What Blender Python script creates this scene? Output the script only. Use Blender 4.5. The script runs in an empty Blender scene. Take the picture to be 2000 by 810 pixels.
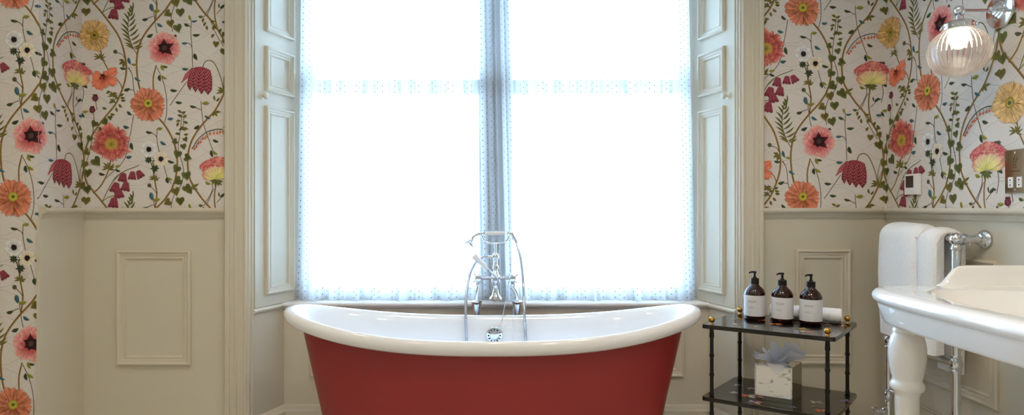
import bpy, math, random
from mathutils import Vector, Matrix, noise
from math import sin, cos, pi, radians as R, sqrt

random.seed(7)
SC = bpy.context.scene
COL = SC.collection
CZ = 1.12           # eye height
D = 2.8             # depth of the papered back wall
F = 1200.0

# ------------------------------------------------------------------ materials
def lin(c):
    out = []
    for v in c[:3]:
        v = v / 255.0
        out.append(v / 12.92 if v <= 0.04045 else ((v + 0.055) / 1.055) ** 2.4)
    return tuple(out)

def new_mat(name):
    m = bpy.data.materials.new(name); m.use_nodes = True
    nt = m.node_tree
    b = nt.nodes['Principled BSDF']
    return m, nt, b

def mat(name, rgb, rough=0.5, metal=0.0, coat=0.0, spec=0.5, vary=0.04, vscale=6.0, bump=0.0, bscale=200.0, trans=0.0, ior=1.45, sheen=0.0):
    m, nt, b = new_mat(name)
    c = lin(rgb)
    b.inputs['Roughness'].default_value = rough
    b.inputs['Metallic'].default_value = metal
    b.inputs['Coat Weight'].default_value = coat
    b.inputs['Coat Roughness'].default_value = 0.04
    b.inputs['Specular IOR Level'].default_value = spec
    b.inputs['Transmission Weight'].default_value = trans
    b.inputs['IOR'].default_value = ior
    b.inputs['Sheen Weight'].default_value = sheen
    tc = nt.nodes.new('ShaderNodeTexCoord')
    nz = nt.nodes.new('ShaderNodeTexNoise'); nz.inputs['Scale'].default_value = vscale; nz.inputs['Detail'].default_value = 4
    nt.links.new(tc.outputs['Object'], nz.inputs['Vector'])
    mr = nt.nodes.new('ShaderNodeMapRange')
    mr.inputs['From Min'].default_value = 0.3; mr.inputs['From Max'].default_value = 0.7
    mr.inputs['To Min'].default_value = 1 - vary; mr.inputs['To Max'].default_value = 1 + vary
    nt.links.new(nz.outputs['Fac'], mr.inputs['Value'])
    mx = nt.nodes.new('ShaderNodeVectorMath'); mx.operation = 'SCALE'
    mx.inputs[0].default_value = c
    nt.links.new(mr.outputs['Result'], mx.inputs['Scale'])
    nt.links.new(mx.outputs['Vector'], b.inputs['Base Color'])
    if bump > 0:
        n2 = nt.nodes.new('ShaderNodeTexNoise'); n2.inputs['Scale'].default_value = bscale; n2.inputs['Detail'].default_value = 3
        nt.links.new(tc.outputs['Object'], n2.inputs['Vector'])
        bp = nt.nodes.new('ShaderNodeBump'); bp.inputs['Strength'].default_value = bump; bp.inputs['Distance'].default_value = 0.004
        nt.links.new(n2.outputs['Fac'], bp.inputs['Height'])
        nt.links.new(bp.outputs['Normal'], b.inputs['Normal'])
    return m

M = {}
M['paint'] = mat('taupe_eggshell_paint', (212, 203, 183), rough=0.42, vary=0.012, vscale=2)
M['ceiling'] = mat('ceiling_white', (236, 232, 224), rough=0.8, vary=0.01)
M['sill'] = mat('sill_paint', (232, 230, 228), rough=0.35, vary=0.01)
M['white_wood'] = mat('white_window_paint', (232, 232, 230), rough=0.4, vary=0.01)
M['floor'] = None
M['enamel'] = mat('white_enamel', (240, 240, 241), rough=0.12, coat=0.6, vary=0.004)
M['red'] = mat('red_bath_paint', (146, 42, 40), rough=0.38, vary=0.03, vscale=3)
M['ceramic'] = mat('glazed_ceramic', (240, 238, 234), rough=0.07, coat=0.7, vary=0.004)
M['chrome'] = mat('chrome', (226, 229, 234), rough=0.07, metal=1.0, vary=0.0)
M['chrome_soft'] = mat('chrome_hose', (196, 204, 216), rough=0.22, metal=1.0, vary=0.02)
M['porcelain'] = mat('porcelain_handle', (236, 234, 232), rough=0.15, coat=0.5, vary=0.0)
M['black'] = mat('black_lacquer', (16, 16, 18), rough=0.14, coat=0.35, vary=0.05)
M['black_matte'] = mat('black_bamboo', (15, 15, 16), rough=0.4, vary=0.05)
M['brass'] = mat('aged_brass', (190, 142, 72), rough=0.3, metal=1.0, vary=0.1, vscale=60)
M['amber'] = mat('amber_glass', (44, 16, 9), rough=0.06, coat=0.3, vary=0.0, trans=0.25)
M['label'] = mat('paper_label', (226, 225, 226), rough=0.6, vary=0.01)
M['ink'] = mat('grey_ink', (142, 140, 140), rough=0.7, vary=0.0)
M['pump'] = mat('black_pump_plastic', (18, 18, 21), rough=0.35, vary=0.0)
M['towel'] = mat('white_terry', (250, 250, 250), rough=0.95, spec=0.1, vary=0.02, vscale=90, bump=0.7, bscale=230, sheen=0.3)
M['plastic'] = mat('white_plastic', (238, 236, 232), rough=0.35, vary=0.0)
M['screen'] = mat('dark_display', (70, 66, 60), rough=0.2, vary=0.02)
M['slot'] = mat('dark_slot', (60, 52, 48), rough=0.5, vary=0.0)
M['etch'] = mat('engraved_mark', (70, 68, 66), rough=0.6, vary=0.0)
M['nickel'] = mat('polished_plate', (176, 160, 140), rough=0.08, metal=1.0, vary=0.0)

def floor_mat():
    m, nt, b = new_mat('stone_floor_tiles')
    tc = nt.nodes.new('ShaderNodeTexCoord')
    br = nt.nodes.new('ShaderNodeTexBrick'); br.offset = 0.0
    br.inputs['Color1'].default_value = (*lin((206, 200, 190)), 1); br.inputs['Color2'].default_value = (*lin((196, 190, 180)), 1)
    br.inputs['Mortar'].default_value = (*lin((150, 144, 136)), 1)
    br.inputs['Scale'].default_value = 2.0; br.inputs['Mortar Size'].default_value = 0.006
    br.inputs['Brick Width'].default_value = 1.0; br.inputs['Row Height'].default_value = 1.0
    nt.links.new(tc.outputs['Object'], br.inputs['Vector']); nt.links.new(br.outputs['Color'], b.inputs['Base Color'])
    b.inputs['Roughness'].default_value = 0.35
    return m
M['floor'] = floor_mat()

def print_mat():
    m, nt, b = new_mat('printed_wallpaper')
    at = nt.nodes.new('ShaderNodeAttribute'); at.attribute_name = 'Col'
    tc = nt.nodes.new('ShaderNodeTexCoord')
    nz = nt.nodes.new('ShaderNodeTexNoise'); nz.inputs['Scale'].default_value = 160; nz.inputs['Detail'].default_value = 3
    nt.links.new(tc.outputs['Object'], nz.inputs['Vector'])
    mr = nt.nodes.new('ShaderNodeMapRange'); mr.inputs['From Min'].default_value = .3; mr.inputs['From Max'].default_value = .7
    mr.inputs['To Min'].default_value = 0.95; mr.inputs['To Max'].default_value = 1.05
    nt.links.new(nz.outputs['Fac'], mr.inputs['Value'])
    mx = nt.nodes.new('ShaderNodeVectorMath'); mx.operation = 'SCALE'
    nt.links.new(at.outputs['Color'], mx.inputs[0]); nt.links.new(mr.outputs['Result'], mx.inputs['Scale'])
    nt.links.new(mx.outputs['Vector'], b.inputs['Base Color'])
    b.inputs['Roughness'].default_value = 0.65; b.inputs['Specular IOR Level'].default_value = 0.25
    return m
M['print'] = print_mat()

def decal_mat():
    m, nt, b = new_mat('painted_insects')
    at = nt.nodes.new('ShaderNodeAttribute'); at.attribute_name = 'Col'
    nt.links.new(at.outputs['Color'], b.inputs['Base Color'])
    b.inputs['Roughness'].default_value = 0.2; b.inputs['Coat Weight'].default_value = 0.3
    return m
M['decal'] = decal_mat()

def pane_mat():
    m = bpy.data.materials.new('window_glass'); m.use_nodes = True; nt = m.node_tree; nt.nodes.clear()
    o = nt.nodes.new('ShaderNodeOutputMaterial'); mix = nt.nodes.new('ShaderNodeMixShader')
    t = nt.nodes.new('ShaderNodeBsdfTransparent'); g = nt.nodes.new('ShaderNodeBsdfGlossy')
    g.inputs['Roughness'].default_value = 0.02; t.inputs['Color'].default_value = (0.96, 0.98, 0.98, 1)
    fr = nt.nodes.new('ShaderNodeFresnel'); fr.inputs['IOR'].default_value = 1.45
    nt.links.new(fr.outputs['Fac'], mix.inputs['Fac']); nt.links.new(t.outputs[0], mix.inputs[1]); nt.links.new(g.outputs[0], mix.inputs[2])
    nt.links.new(mix.outputs[0], o.inputs['Surface'])
    return m
M['pane'] = pane_mat()

def globe_mat():
    m = bpy.data.materials.new('ribbed_clear_glass'); m.use_nodes = True; nt = m.node_tree; nt.nodes.clear()
    o = nt.nodes.new('ShaderNodeOutputMaterial'); mix = nt.nodes.new('ShaderNodeMixShader'); mix.inputs['Fac'].default_value = 0.72
    mix2 = nt.nodes.new('ShaderNodeMixShader'); mix2.inputs['Fac'].default_value = 0.10
    t = nt.nodes.new('ShaderNodeBsdfTransparent'); t.inputs['Color'].default_value = (0.97, 0.97, 0.97, 1)
    g = nt.nodes.new('ShaderNodeBsdfGlass'); g.inputs['IOR'].default_value = 1.42; g.inputs['Roughness'].default_value = 0.03
    tr = nt.nodes.new('ShaderNodeBsdfTranslucent'); tr.inputs['Color'].default_value = (0.95, 0.95, 0.95, 1)
    nt.links.new(t.outputs[0], mix.inputs[1]); nt.links.new(g.outputs[0], mix.inputs[2])
    nt.links.new(mix.outputs[0], mix2.inputs[1]); nt.links.new(tr.outputs[0], mix2.inputs[2])
    nt.links.new(mix2.outputs[0], o.inputs['Surface'])
    return m
M['globe'] = globe_mat()

def bulb_mat():
    m = bpy.data.materials.new('lit_bulb'); m.use_nodes = True; nt = m.node_tree; nt.nodes.clear()
    o = nt.nodes.new('ShaderNodeOutputMaterial'); e = nt.nodes.new('ShaderNodeEmission')
    e.inputs['Color'].default_value = (1.0, 0.80, 0.56, 1); e.inputs['Strength'].default_value = 22
    nt.links.new(e.outputs[0], o.inputs['Surface'])
    return m
M['bulb'] = bulb_mat()

def curtain_mat():
    m = bpy.data.materials.new('dotted_voile'); m.use_nodes = True; nt = m.node_tree; nt.nodes.clear()
    N = nt.nodes.new; L = nt.links.new
    def math(op, a, b=None, c=None):
        n = N('ShaderNodeMath'); n.operation = op
        for k, v in enumerate((a, b, c)):
            if v is None: continue
            if isinstance(v, (int, float)): n.inputs[k].default_value = v
            else: L(v, n.inputs[k])
        return n.outputs[0]
    uv = N('ShaderNodeUVMap'); sx = N('ShaderNodeSeparateXYZ'); L(uv.outputs[0], sx.inputs[0])
    u, v = sx.outputs[0], sx.outputs[1]
    PU, PV, RAD = 0.112, 0.030, 0.0024
    total = None
    for k, (off, st) in enumerate(((0.012, 0.0), (0.036, 0.5), (0.060, 0.0))):
        du = math('SUBTRACT', math('MULTIPLY', math('FRACT', math('DIVIDE', math('ADD', u, 5 * PU + PU / 2 - off), PU)), PU), PU / 2)
        dv = math('SUBTRACT', math('MULTIPLY', math('FRACT', math('ADD', math('DIVIDE', v, PV), st)), PV), PV / 2)
        d2 = math('ADD', math('MULTIPLY', du, du), math('MULTIPLY', math('MULTIPLY', dv, dv), 0.55))
        dot = math('LESS_THAN', d2, RAD * RAD)
        total = dot if total is None else math('MAXIMUM', total, dot)
    hem = math('LESS_THAN', v, 0.062)
    # fine weave variation
    nz = N('ShaderNodeTexNoise'); nz.inputs['Scale'].default_value = 40
    L(uv.outputs[0], nz.inputs['Vector'])
    wv = math('MULTIPLY', math('SUBTRACT', nz.outputs['Fac'], 0.5), 0.12)
    tw = math('ADD', math('SUBTRACT', 0.33, math('MULTIPLY', hem, 0.10)), wv)
    tw = math('MULTIPLY', tw, math('SUBTRACT', 1.0, math('MULTIPLY', total, 0.96)))
    o = N('ShaderNodeOutputMaterial')
    t = N('ShaderNodeBsdfTransparent'); tl = N('ShaderNodeBsdfTranslucent'); df = N('ShaderNodeBsdfDiffuse')
    mixc = N('ShaderNodeMix'); mixc.data_type = 'RGBA'; L(total, mixc.inputs['Factor'])
    mixc.inputs['A'].default_value = (0.60, 0.60, 0.595, 1); mixc.inputs['B'].default_value = (0.09, 0.085, 0.08, 1)
    L(mixc.outputs['Result'], tl.inputs['Color']); L(mixc.outputs['Result'], df.inputs['Color'])
    m1 = N('ShaderNodeMixShader'); m1.inputs['Fac'].default_value = 0.20
    L(tl.outputs[0], m1.inputs[1]); L(df.outputs[0], m1.inputs[2])
    m2 = N('ShaderNodeMixShader'); L(tw, m2.inputs['Fac']); L(m1.outputs[0], m2.inputs[1]); L(t.outputs[0], m2.inputs[2])
    L(m2.outputs[0], o.inputs['Surface'])
    return m
M['voile'] = curtain_mat()

def tissue_mat():
    m = bpy.data.materials.new('tissue_paper'); m.use_nodes = True; nt = m.node_tree; nt.nodes.clear()
    o = nt.nodes.new('ShaderNodeOutputMaterial'); mix = nt.nodes.new('ShaderNodeMixShader'); mix.inputs['Fac'].default_value = 0.3
    d = nt.nodes.new('ShaderNodeBsdfDiffuse'); t = nt.nodes.new('ShaderNodeBsdfTranslucent')
    for n in (d, t): n.inputs['Color'].default_value = (*lin((238, 240, 248)), 1)
    nt.links.new(d.outputs[0], mix.inputs[1]); nt.links.new(t.outputs[0], mix.inputs[2]); nt.links.new(mix.outputs[0], o.inputs['Surface'])
    return m
M['tissue'] = tissue_mat()

def foxed_mirror():
    m, nt, b = new_mat('foxed_mirror_glass')
    tc = nt.nodes.new('ShaderNodeTexCoord')
    mp = nt.nodes.new('ShaderNodeMapping'); mp.inputs['Rotation'].default_value = (0.2, 0.35, 0.3); mp.inputs['Scale'].default_value = (1, 1, 2.4)
    nt.links.new(tc.outputs['Object'], mp.inputs['Vector'])
    nz = nt.nodes.new('ShaderNodeTexNoise'); nz.inputs['Scale'].default_value = 17; nz.inputs['Detail'].default_value = 8; nz.inputs['Distortion'].default_value = 0.9
    nt.links.new(mp.outputs['Vector'], nz.inputs['Vector'])
    cr = nt.nodes.new('ShaderNodeValToRGB')
    cr.color_ramp.elements[0].position = 0.30; cr.color_ramp.elements[0].color = (*lin((130, 126, 120)), 1)
    cr.color_ramp.elements[1].position = 0.43; cr.color_ramp.elements[1].color = (*lin((222, 218, 210)), 1)
    nt.links.new(nz.outputs['Fac'], cr.inputs['Fac']); nt.links.new(cr.outputs['Color'], b.inputs['Base Color'])
    b.inputs['Metallic'].default_value = 0.35; b.inputs['Roughness'].default_value = 0.16
    return m
M['foxed'] = foxed_mirror()
M['mirror'] = mat('mirror_glass', (196, 192, 184), rough=0.04, metal=1.0, vary=0.02)

# ------------------------------------------------------------------ mesh builder
class MB:
    def __init__(s):
        s.v = []; s.f = []; s.mi = []; s.uv = None; s.col = None
    def add(s, verts, faces, mi=0):
        b = len(s.v); s.v += [tuple(p) for p in verts]
        for f in faces:
            s.f.append(tuple(b + i for i in f)); s.mi.append(mi)
        return s
    def box(s, x0, x1, y0, y1, z0, z1, mi=0):
        v = [(x, y, z) for z in (z0, z1) for y in (y0, y1) for x in (x0, x1)]
        return s.add(v, [(0, 2, 3, 1), (4, 5, 7, 6), (0, 1, 5, 4), (2, 6, 7, 3), (0, 4, 6, 2), (1, 3, 7, 5)], mi)
    def prism(s, plan, z0, z1, mi=0):
        n = len(plan)
        v = [(x, y, z0) for x, y in plan] + [(x, y, z1) for x, y in plan]
        f = [tuple(range(n - 1, -1, -1)), tuple(range(n, 2 * n))] + [(i, (i + 1) % n, n + (i + 1) % n, n + i) for i in range(n)]
        return s.add(v, f, mi)
    def lathe(s, prof, origin=(0, 0, 0), axis=(0, 0, 1), n=24, mi=0, cap=True, mod=None):
        ax = Vector(axis).normalized(); t = Vector((1, 0, 0)) if abs(ax.x) < 0.9 else Vector((0, 1, 0))
        e1 = ax.cross(t).normalized(); e2 = ax.cross(e1); o = Vector(origin)
        v = []; f = []
        for r, h in prof:
            for k in range(n):
                a = 2 * pi * k / n
                rr = r * (mod(a, h) if mod else 1)
                v.append(o + ax * h + (e1 * cos(a) + e2 * sin(a)) * rr)
        for i in range(len(prof) - 1):
            for k in range(n):
                k2 = (k + 1) % n
                f.append((i * n + k, i * n + k2, (i + 1) * n + k2, (i + 1) * n + k))
        if cap:
            f.append(tuple(range(n - 1, -1, -1))); f.append(tuple((len(prof) - 1) * n + k for k in range(n)))
        return s.add(v, f, mi)
    def sphere(s, c, r, n=16, mi=0, sz=1.0):
        m = n // 2
        prof = [(max(r * sin(pi * i / m), 1e-5), -r * sz * cos(pi * i / m)) for i in range(m + 1)]
        return s.lathe(prof, c, (0, 0, 1), n, mi)
    def tube(s, pts, r, n=10, mi=0, closed=False):
        pts = [Vector(p) for p in pts]; m = len(pts)
        rs = r if isinstance(r, (list, tuple)) else [r] * m
        v = []; f = []; nrm = None
        for i, p in enumerate(pts):
            a = pts[i - 1] if i > 0 else (pts[-1] if closed else p); b = pts[(i + 1) % m] if (i < m - 1 or closed) else p
            t = (b - a).normalized()
            if nrm is None:
                nrm = t.cross(Vector((0, 0, 1)))
                if nrm.length < 1e-3: nrm = t.cross(Vector((1, 0, 0)))
            nrm = (nrm - t * nrm.dot(t)).normalized(); bn = t.cross(nrm)
            for k in range(n):
                an = 2 * pi * k / n
                v.append(p + (nrm * cos(an) + bn * sin(an)) * rs[i])
        for i in range(m if closed else m - 1):
            j = (i + 1) % m
            for k in range(n):
                k2 = (k + 1) % n
                f.append((i * n + k, i * n + k2, j * n + k2, j * n + k))
        if not closed:
            f.append(tuple(range(n - 1, -1, -1))); f.append(tuple((m - 1) * n + k for k in range(n)))
        return s.add(v, f, mi)
    def grid(s, fn, nu, nv, mi=0, closed_u=False, uvf=None):
        v = [fn(i, j) for j in range(nv + 1) for i in range(nu + (0 if closed_u else 1))]
        w = nu if closed_u else nu + 1
        f = [(j * w + i, j * w + (i + 1) % w, (j + 1) * w + (i + 1) % w, (j + 1) * w + i) for j in range(nv) for i in range(nu)]
        return s.add(v, f, mi)
    def build(s, name, mats, parent=None, smooth=True, angle=35, inv=True, loc=None):
        me = bpy.data.meshes.new(name); me.from_pydata(s.v, [], s.f)
        for m in (mats if isinstance(mats, (list, tuple)) else [mats]): me.materials.append(m)
        me.polygons.foreach_set('material_index', s.mi)
        if s.col:
            a = me.color_attributes.new('Col', 'FLOAT_COLOR', 'POINT')
            flat = []
            for c in s.col: flat += [c[0], c[1], c[2], 1.0]
            a.data.foreach_set('color', flat)
        if s.uv:
            l = me.uv_layers.new(name='UVMap')
            for lp in me.loops: l.data[lp.index].uv = s.uv[lp.vertex_index]
        if smooth:
            me.polygons.foreach_set('use_smooth', [True] * len(me.polygons)); me.set_sharp_from_angle(angle=R(angle))
        me.update()
        o = bpy.data.objects.new(name, me); COL.objects.link(o)
        if parent is not None:
            o.parent = parent
            if inv: o.matrix_parent_inverse = Matrix.Translation(-world_loc(parent))
        return o

def world_loc(o):
    # locations of empties are world positions; meshes built in world space sit at the origin
    return Vector(o.location) if o.type == 'EMPTY' else Vector((0, 0, 0))

def fixnorm(o):
    import bmesh
    bm = bmesh.new(); bm.from_mesh(o.data); bmesh.ops.recalc_face_normals(bm, faces=bm.faces); bm.to_mesh(o.data); bm.free()
    return o

def thing(name, label, cat, loc, group=None):
    o = bpy.data.objects.new(name, None); COL.objects.link(o); o.location = loc; o.empty_display_size = 0.05
    o['label'] = label; o['category'] = cat
    if group: o['group'] = group
    return o
def tag(o, label, cat, group=None):
    o['label'] = label; o['category'] = cat
    if group: o['group'] = group
    return o
def struct(o, label=None, cat=None):
    o['kind'] = 'structure'
    if label: o['label'] = label
    if cat: o['category'] = cat
    return o

def catmull(pts, seg=6):
    pts = [Vector(p) for p in pts]; out = []
    for i in range(len(pts) - 1):
        p0 = pts[i - 1] if i > 0 else pts[i] * 2 - pts[i + 1]; p1, p2 = pts[i], pts[i + 1]
        p3 = pts[i + 2] if i + 2 < len(pts) else p2 * 2 - p1
        for k in range(seg):
            t = k / seg
            out.append(0.5 * ((2 * p1) + (p2 - p0) * t + (2 * p0 - 5 * p1 + 4 * p2 - p3) * t * t + (3 * p1 - p0 - 3 * p2 + p3) * t ** 3))
    out.append(pts[-1]); return out

def sweep(mb, path, prof, mi=0):
    """profile (offset to the right of the path, height) swept along a plan path with mitres"""
    n = len(path); P = [Vector((x, y)) for x, y in path]; rows = []
    for i in range(n):
        d1 = (P[i] - P[i - 1]).normalized() if i > 0 else None
        d2 = (P[i + 1] - P[i]).normalized() if i < n - 1 else None
        if d1 is None: d1 = d2
        if d2 is None: d2 = d1
        n1 = Vector((d1.y, -d1.x)); n2 = Vector((d2.y, -d2.x)); m = (n1 + n2).normalized(); k = 1 / max(0.3, m.dot(n1))
        rows.append([(P[i].x + m.x * o * k, P[i].y + m.y * o * k, z) for o, z in prof])
    q = len(prof); v = [p for r in rows for p in r]; f = []
    for i in range(n - 1):
        for j in range(q):
            j2 = (j + 1) % q
            f.append((i * q + j, i * q + j2, (i + 1) * q + j2, (i + 1) * q + j))
    f.append(tuple(range(q))); f.append(tuple((n - 1) * q + j for j in range(q - 1, -1, -1)))
    mb.add(v, f, mi)

def frame(mb, o, u, v, n, u0, u1, v0, v1, prof, mi=0):
    o, u, v, n = Vector(o), Vector(u), Vector(v), Vector(n); q = len(prof); vs = []
    for ins, h in prof:
        for a, b in ((u0 + ins, v0 + ins), (u1 - ins, v0 + ins), (u1 - ins, v1 - ins), (u0 + ins, v1 - ins)):
            vs.append(o + u * a + v * b + n * h)
    fs = []
    for i in range(q - 1):
        for k in range(4):
            k2 = (k + 1) % 4
            fs.append((i * 4 + k, i * 4 + k2, (i + 1) * 4 + k2, (i + 1) * 4 + k))
    mb.add(vs, fs, mi)

PANEL = [(0, 0), (0, .011), (.004, .016), (.009, .017), (.013, .013), (.015, .010), (.024, .0095), (.026, .007), (.032, .006), (.034, .009), (.038, .008), (.041, .002), (.042, 0)]

# ------------------------------------------------------------------ room shell
XL, XR = -2.60, 1.708
PX, PY = -1.96, 2.543             # front corner of the papered pier
SP = 0.344                        # splay of the window reveals
def revL(y): return -1.193 + SP * (y - D)
def revR(y): return 1.035 - SP * (y - D)
YW = 3.13                         # window plane
ZT = 2.70
SILL = 0.655

def wall(name, mb): return struct(fixnorm(mb.build(name, M['paint'], smooth=False)))
W = {}
W['back_left'] = wall('wall_back_left', MB().prism([(PX, D), (revL(D), D), (revL(YW), YW), (revL(YW), 3.35), (PX, 3.35)], 0, ZT))
W['pier'] = wall('wall_pier', MB().box(XL, PX, PY, 3.35, 0, ZT))
W['back_right'] = wall('wall_back_right', MB().prism([(revR(D), D), (XR, D), (XR, 3.35), (revR(YW), 3.35), (revR(YW), YW)], 0, ZT))
W['right'] = wall('wall_right', MB().box(XR, XR + .15, -1.8, 3.35, 0, ZT))
W['left'] = wall('wall_left', MB().box(XL - .15, XL, -1.8, 3.35, 0, ZT))
W['rear'] = wall('wall_rear', MB().box(XL - .15, XR + .15, -1.95, -1.8, 0, ZT))
YB = 3.015                        # panelled wall below the sill
W['below'] = wall('wall_below_window', MB().prism([(revL(YB), YB), (revR(YB), YB), (revR(YW), YW), (revR(YW), 3.35), (revL(YW), 3.35), (revL(YW), YW)], 0, SILL - .03))
W['above'] = wall('wall_above_window', MB().prism([(revL(D), D), (revR(D), D), (revR(YW), YW), (revR(YW), 3.35), (revL(YW), 3.35), (revL(YW), YW)], 2.58, ZT))
struct(MB().box(XL - .15, XR + .15, -1.95, 3.35, -0.1, 0).build('floor', M['floor'], smooth=False))
struct(MB().box(XL - .15, XR + .15, -1.95, 3.35, ZT, ZT + .1).build('ceiling', M['ceiling'], smooth=False))

# baseboards
BASE = [(0, 0), (.022, 0), (.022, .110), (.018, .118), (.020, .126), (.016, .132), (.010, .138), (.010, .150), (.004, .156), (0, .156)]
def base(name, path):
    mb = MB(); sweep(mb, path, BASE); return struct(fixnorm(mb.build(name, M['paint'], angle=50)))
base('baseboard_window', [(revL(D) + .004, D + .012), (revL(YB), YB), (revR(YB), YB), (revR(D) - .004, D + .012)])
base('baseboard_left', [(XL, PY), (PX, PY), (PX, D), (-1.2997, D)])
base('baseboard_right', [(1.129, D), (XR, D), (XR, -1.8)])
# dado rails
RAIL = [(0, 1.072), (.006, 1.072), (.008, 1.078), (.012, 1.082), (.014, 1.092), (.026, 1.096), (.032, 1.102), (.032, 1.112), (.028, 1.118), (0, 1.118)]
trim_i = [0]
def trim(mb, smooth=True, m='paint', angle=50):
    trim_i[0] += 1
    return struct(fixnorm(mb.build('trim_%d' % trim_i[0], M[m], smooth=smooth, angle=angle)))
mb = MB(); sweep(mb, [(PX + .004, PY - .004), (PX + .004, D), (-1.2997, D)], RAIL); trim(mb)
mb = MB(); sweep(mb, [(1.129, D), (XR, D), (XR, -1.8)], RAIL); trim(mb)
# panelling board on the pier return
trim(MB().box(PX - .002, PX + .010, PY - .008, D, .156, 1.074), smooth=False)
# architrave of the recess: a stepped moulding, two legs and a head
ARCH = [(0, 0), (0, .024), (.006, .030), (.016, .030), (.021, .026), (.023, .018), (.040, .018), (.044, .022), (.050, .022), (.054, .016), (.082, .016), (.086, .020), (.094, .020), (.098, .012), (.1065, .010), (.1065, 0)]
mb = MB()
frame(mb, (0, D, 0), (1, 0, 0), (0, 0, 1), (0, -1, 0), -1.2997, 1.1400, -0.30, 2.688, ARCH)
mb.v = [(x, y, max(z, 0.0)) for x, y, z in mb.v]
keep = [f for f in mb.f if max(mb.v[i][2] for i in f) > 0]; mb.f = keep; mb.mi = [0] * len(keep)
trim(mb, angle=30)
# dado panel mouldings
mb = MB(); frame(mb, (0, D, CZ), (1, 0, 0), (0, 0, 1), (0, -1, 0), -1.7967, -1.4605, -.716, -.194, PANEL); trim(mb, angle=30)
mb = MB(); frame(mb, (0, D, CZ), (1, 0, 0), (0, 0, 1), (0, -1, 0), 1.290, 1.540, -.712, -.191, PANEL); trim(mb, angle=30)
mb = MB(); frame(mb, (XR, 0, CZ), (0, -1, 0), (0, 0, 1), (-1, 0, 0), -2.62, -2.15, -.712, -.189, PANEL); trim(mb, angle=30)
mb = MB(); frame(mb, (0, YB, CZ), (1, 0, 0), (0, 0, 1), (0, -1, 0), -.992, .842, -.829, -.600, PANEL); trim(mb, angle=30)
# sill with a rounded nose, and the moulding that continues it on the reveals
mb = MB()
sweep(mb, [(revL(YB) + .001, YB), (revR(YB) - .001, YB)], [(-.14, .628), (.008, .628), (.010, .634), (.020, .636), (.027, .642), (.027, .650), (.022, .655), (-.14, .655)])
trim(mb, m='sill')
for side in (0, 1):
    mb = MB(); rv = (revL, revR)[side]
    a, b = (rv(D + .012), D + .012), (rv(YB), YB)
    sweep(mb, [a, b] if side == 0 else [b, a], [(0, .628), (.006, .630), (.014, .636), (.017, .643), (.014, .650), (0, .655)])
    trim(mb)
    # bead on the arris of the reveal
    mb = MB(); x = rv(D + .012); mb.tube([(x, D + .010, .002), (x, D + .010, 2.58)], .006, 10); trim(mb)

# ------------------------------------------------------------------ wallpaper
S = 2.3333e-3 / 3.95
WU, WV = 1122 * S, 1454 * S
KB = 1.18
def pc(r, g, b):
    c = lin((r, g, b)); g_ = sum(c) / 3
    return tuple(min(.9, (v * .9 + g_ * .1) * KB) for v in c)
PAPER = tuple(v * 1.18 for v in pc(196, 189, 181))
polys = []            # (layer, [(x,y)...], [col...]) in motif units, y down
rng = random.Random(11)
def lerp(a, b, t): return tuple(a[i] + (b[i] - a[i]) * t for i in range(3))
def shade(c, k): return tuple(max(0, min(.92, v * k)) for v in c)
def ramp(cs, t):
    t = max(0, min(1, t)) * (len(cs) - 1); i = min(int(t), len(cs) - 2); return lerp(cs[i], cs[i + 1], t - i)
def petal(cx, cy, ang, Ln, Wd, cs, layer, nt=5, ns=6, ruff=.07, streak=.16, base_w=.3, roundness=.22, edge=.72, tip=0, r0=0.0):
    a = R(ang); ca, sa = cos(a), sin(a); G = []; C = []
    st = [1 + rng.uniform(-streak, streak) for _ in range(ns + 1)]
    rf = [1 + rng.uniform(-ruff, ruff) for _ in range(ns + 1)]
    for j in range(nt + 1):
        t = j / nt; row = []; crow = []
        for i in range(ns + 1):
            s = -1 + 2 * i / ns
            prof = base_w + (1 - base_w) * sin(min(t / .8, 1) * pi / 2)
            if tip: prof *= 1 - tip * max(0, (t - .55) / .45) ** 1.4
            r = Ln * (r0 + (1 - r0) * t) * (1 - roundness * s * s * t) * (1 + (rf[i] - 1) * t * t)
            w = Wd / 2 * s * prof
            row.append((cx + ca * r - sa * w, cy + sa * r + ca * w))
            c = shade(ramp(cs, t), st[i] * (edge if abs(s) > .95 else 1) * rng.uniform(.95, 1.05))
            crow.append(c)
        G.append(row); C.append(crow)
    for j in range(nt):
        for i in range(ns):
            polys.append((layer, [G[j][i], G[j][i + 1], G[j + 1][i + 1], G[j + 1][i]], [C[j][i], C[j][i + 1], C[j + 1][i + 1], C[j + 1][i]]))
def disc(cx, cy, r, c_in, c_out, layer, n=12, jit=.08, sy=1.0):
    pts = [(cx + r * (1 + rng.uniform(-jit, jit)) * cos(2 * pi * k / n), cy + sy * r * (1 + rng.uniform(-jit, jit)) * sin(2 * pi * k / n)) for k in range(n)]
    for k in range(n):
        polys.append((layer, [(cx, cy), pts[k], pts[(k + 1) % n]], [c_in, shade(c_out, rng.uniform(.85, 1.1)), shade(c_out, rng.uniform(.85, 1.1))]))
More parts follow.
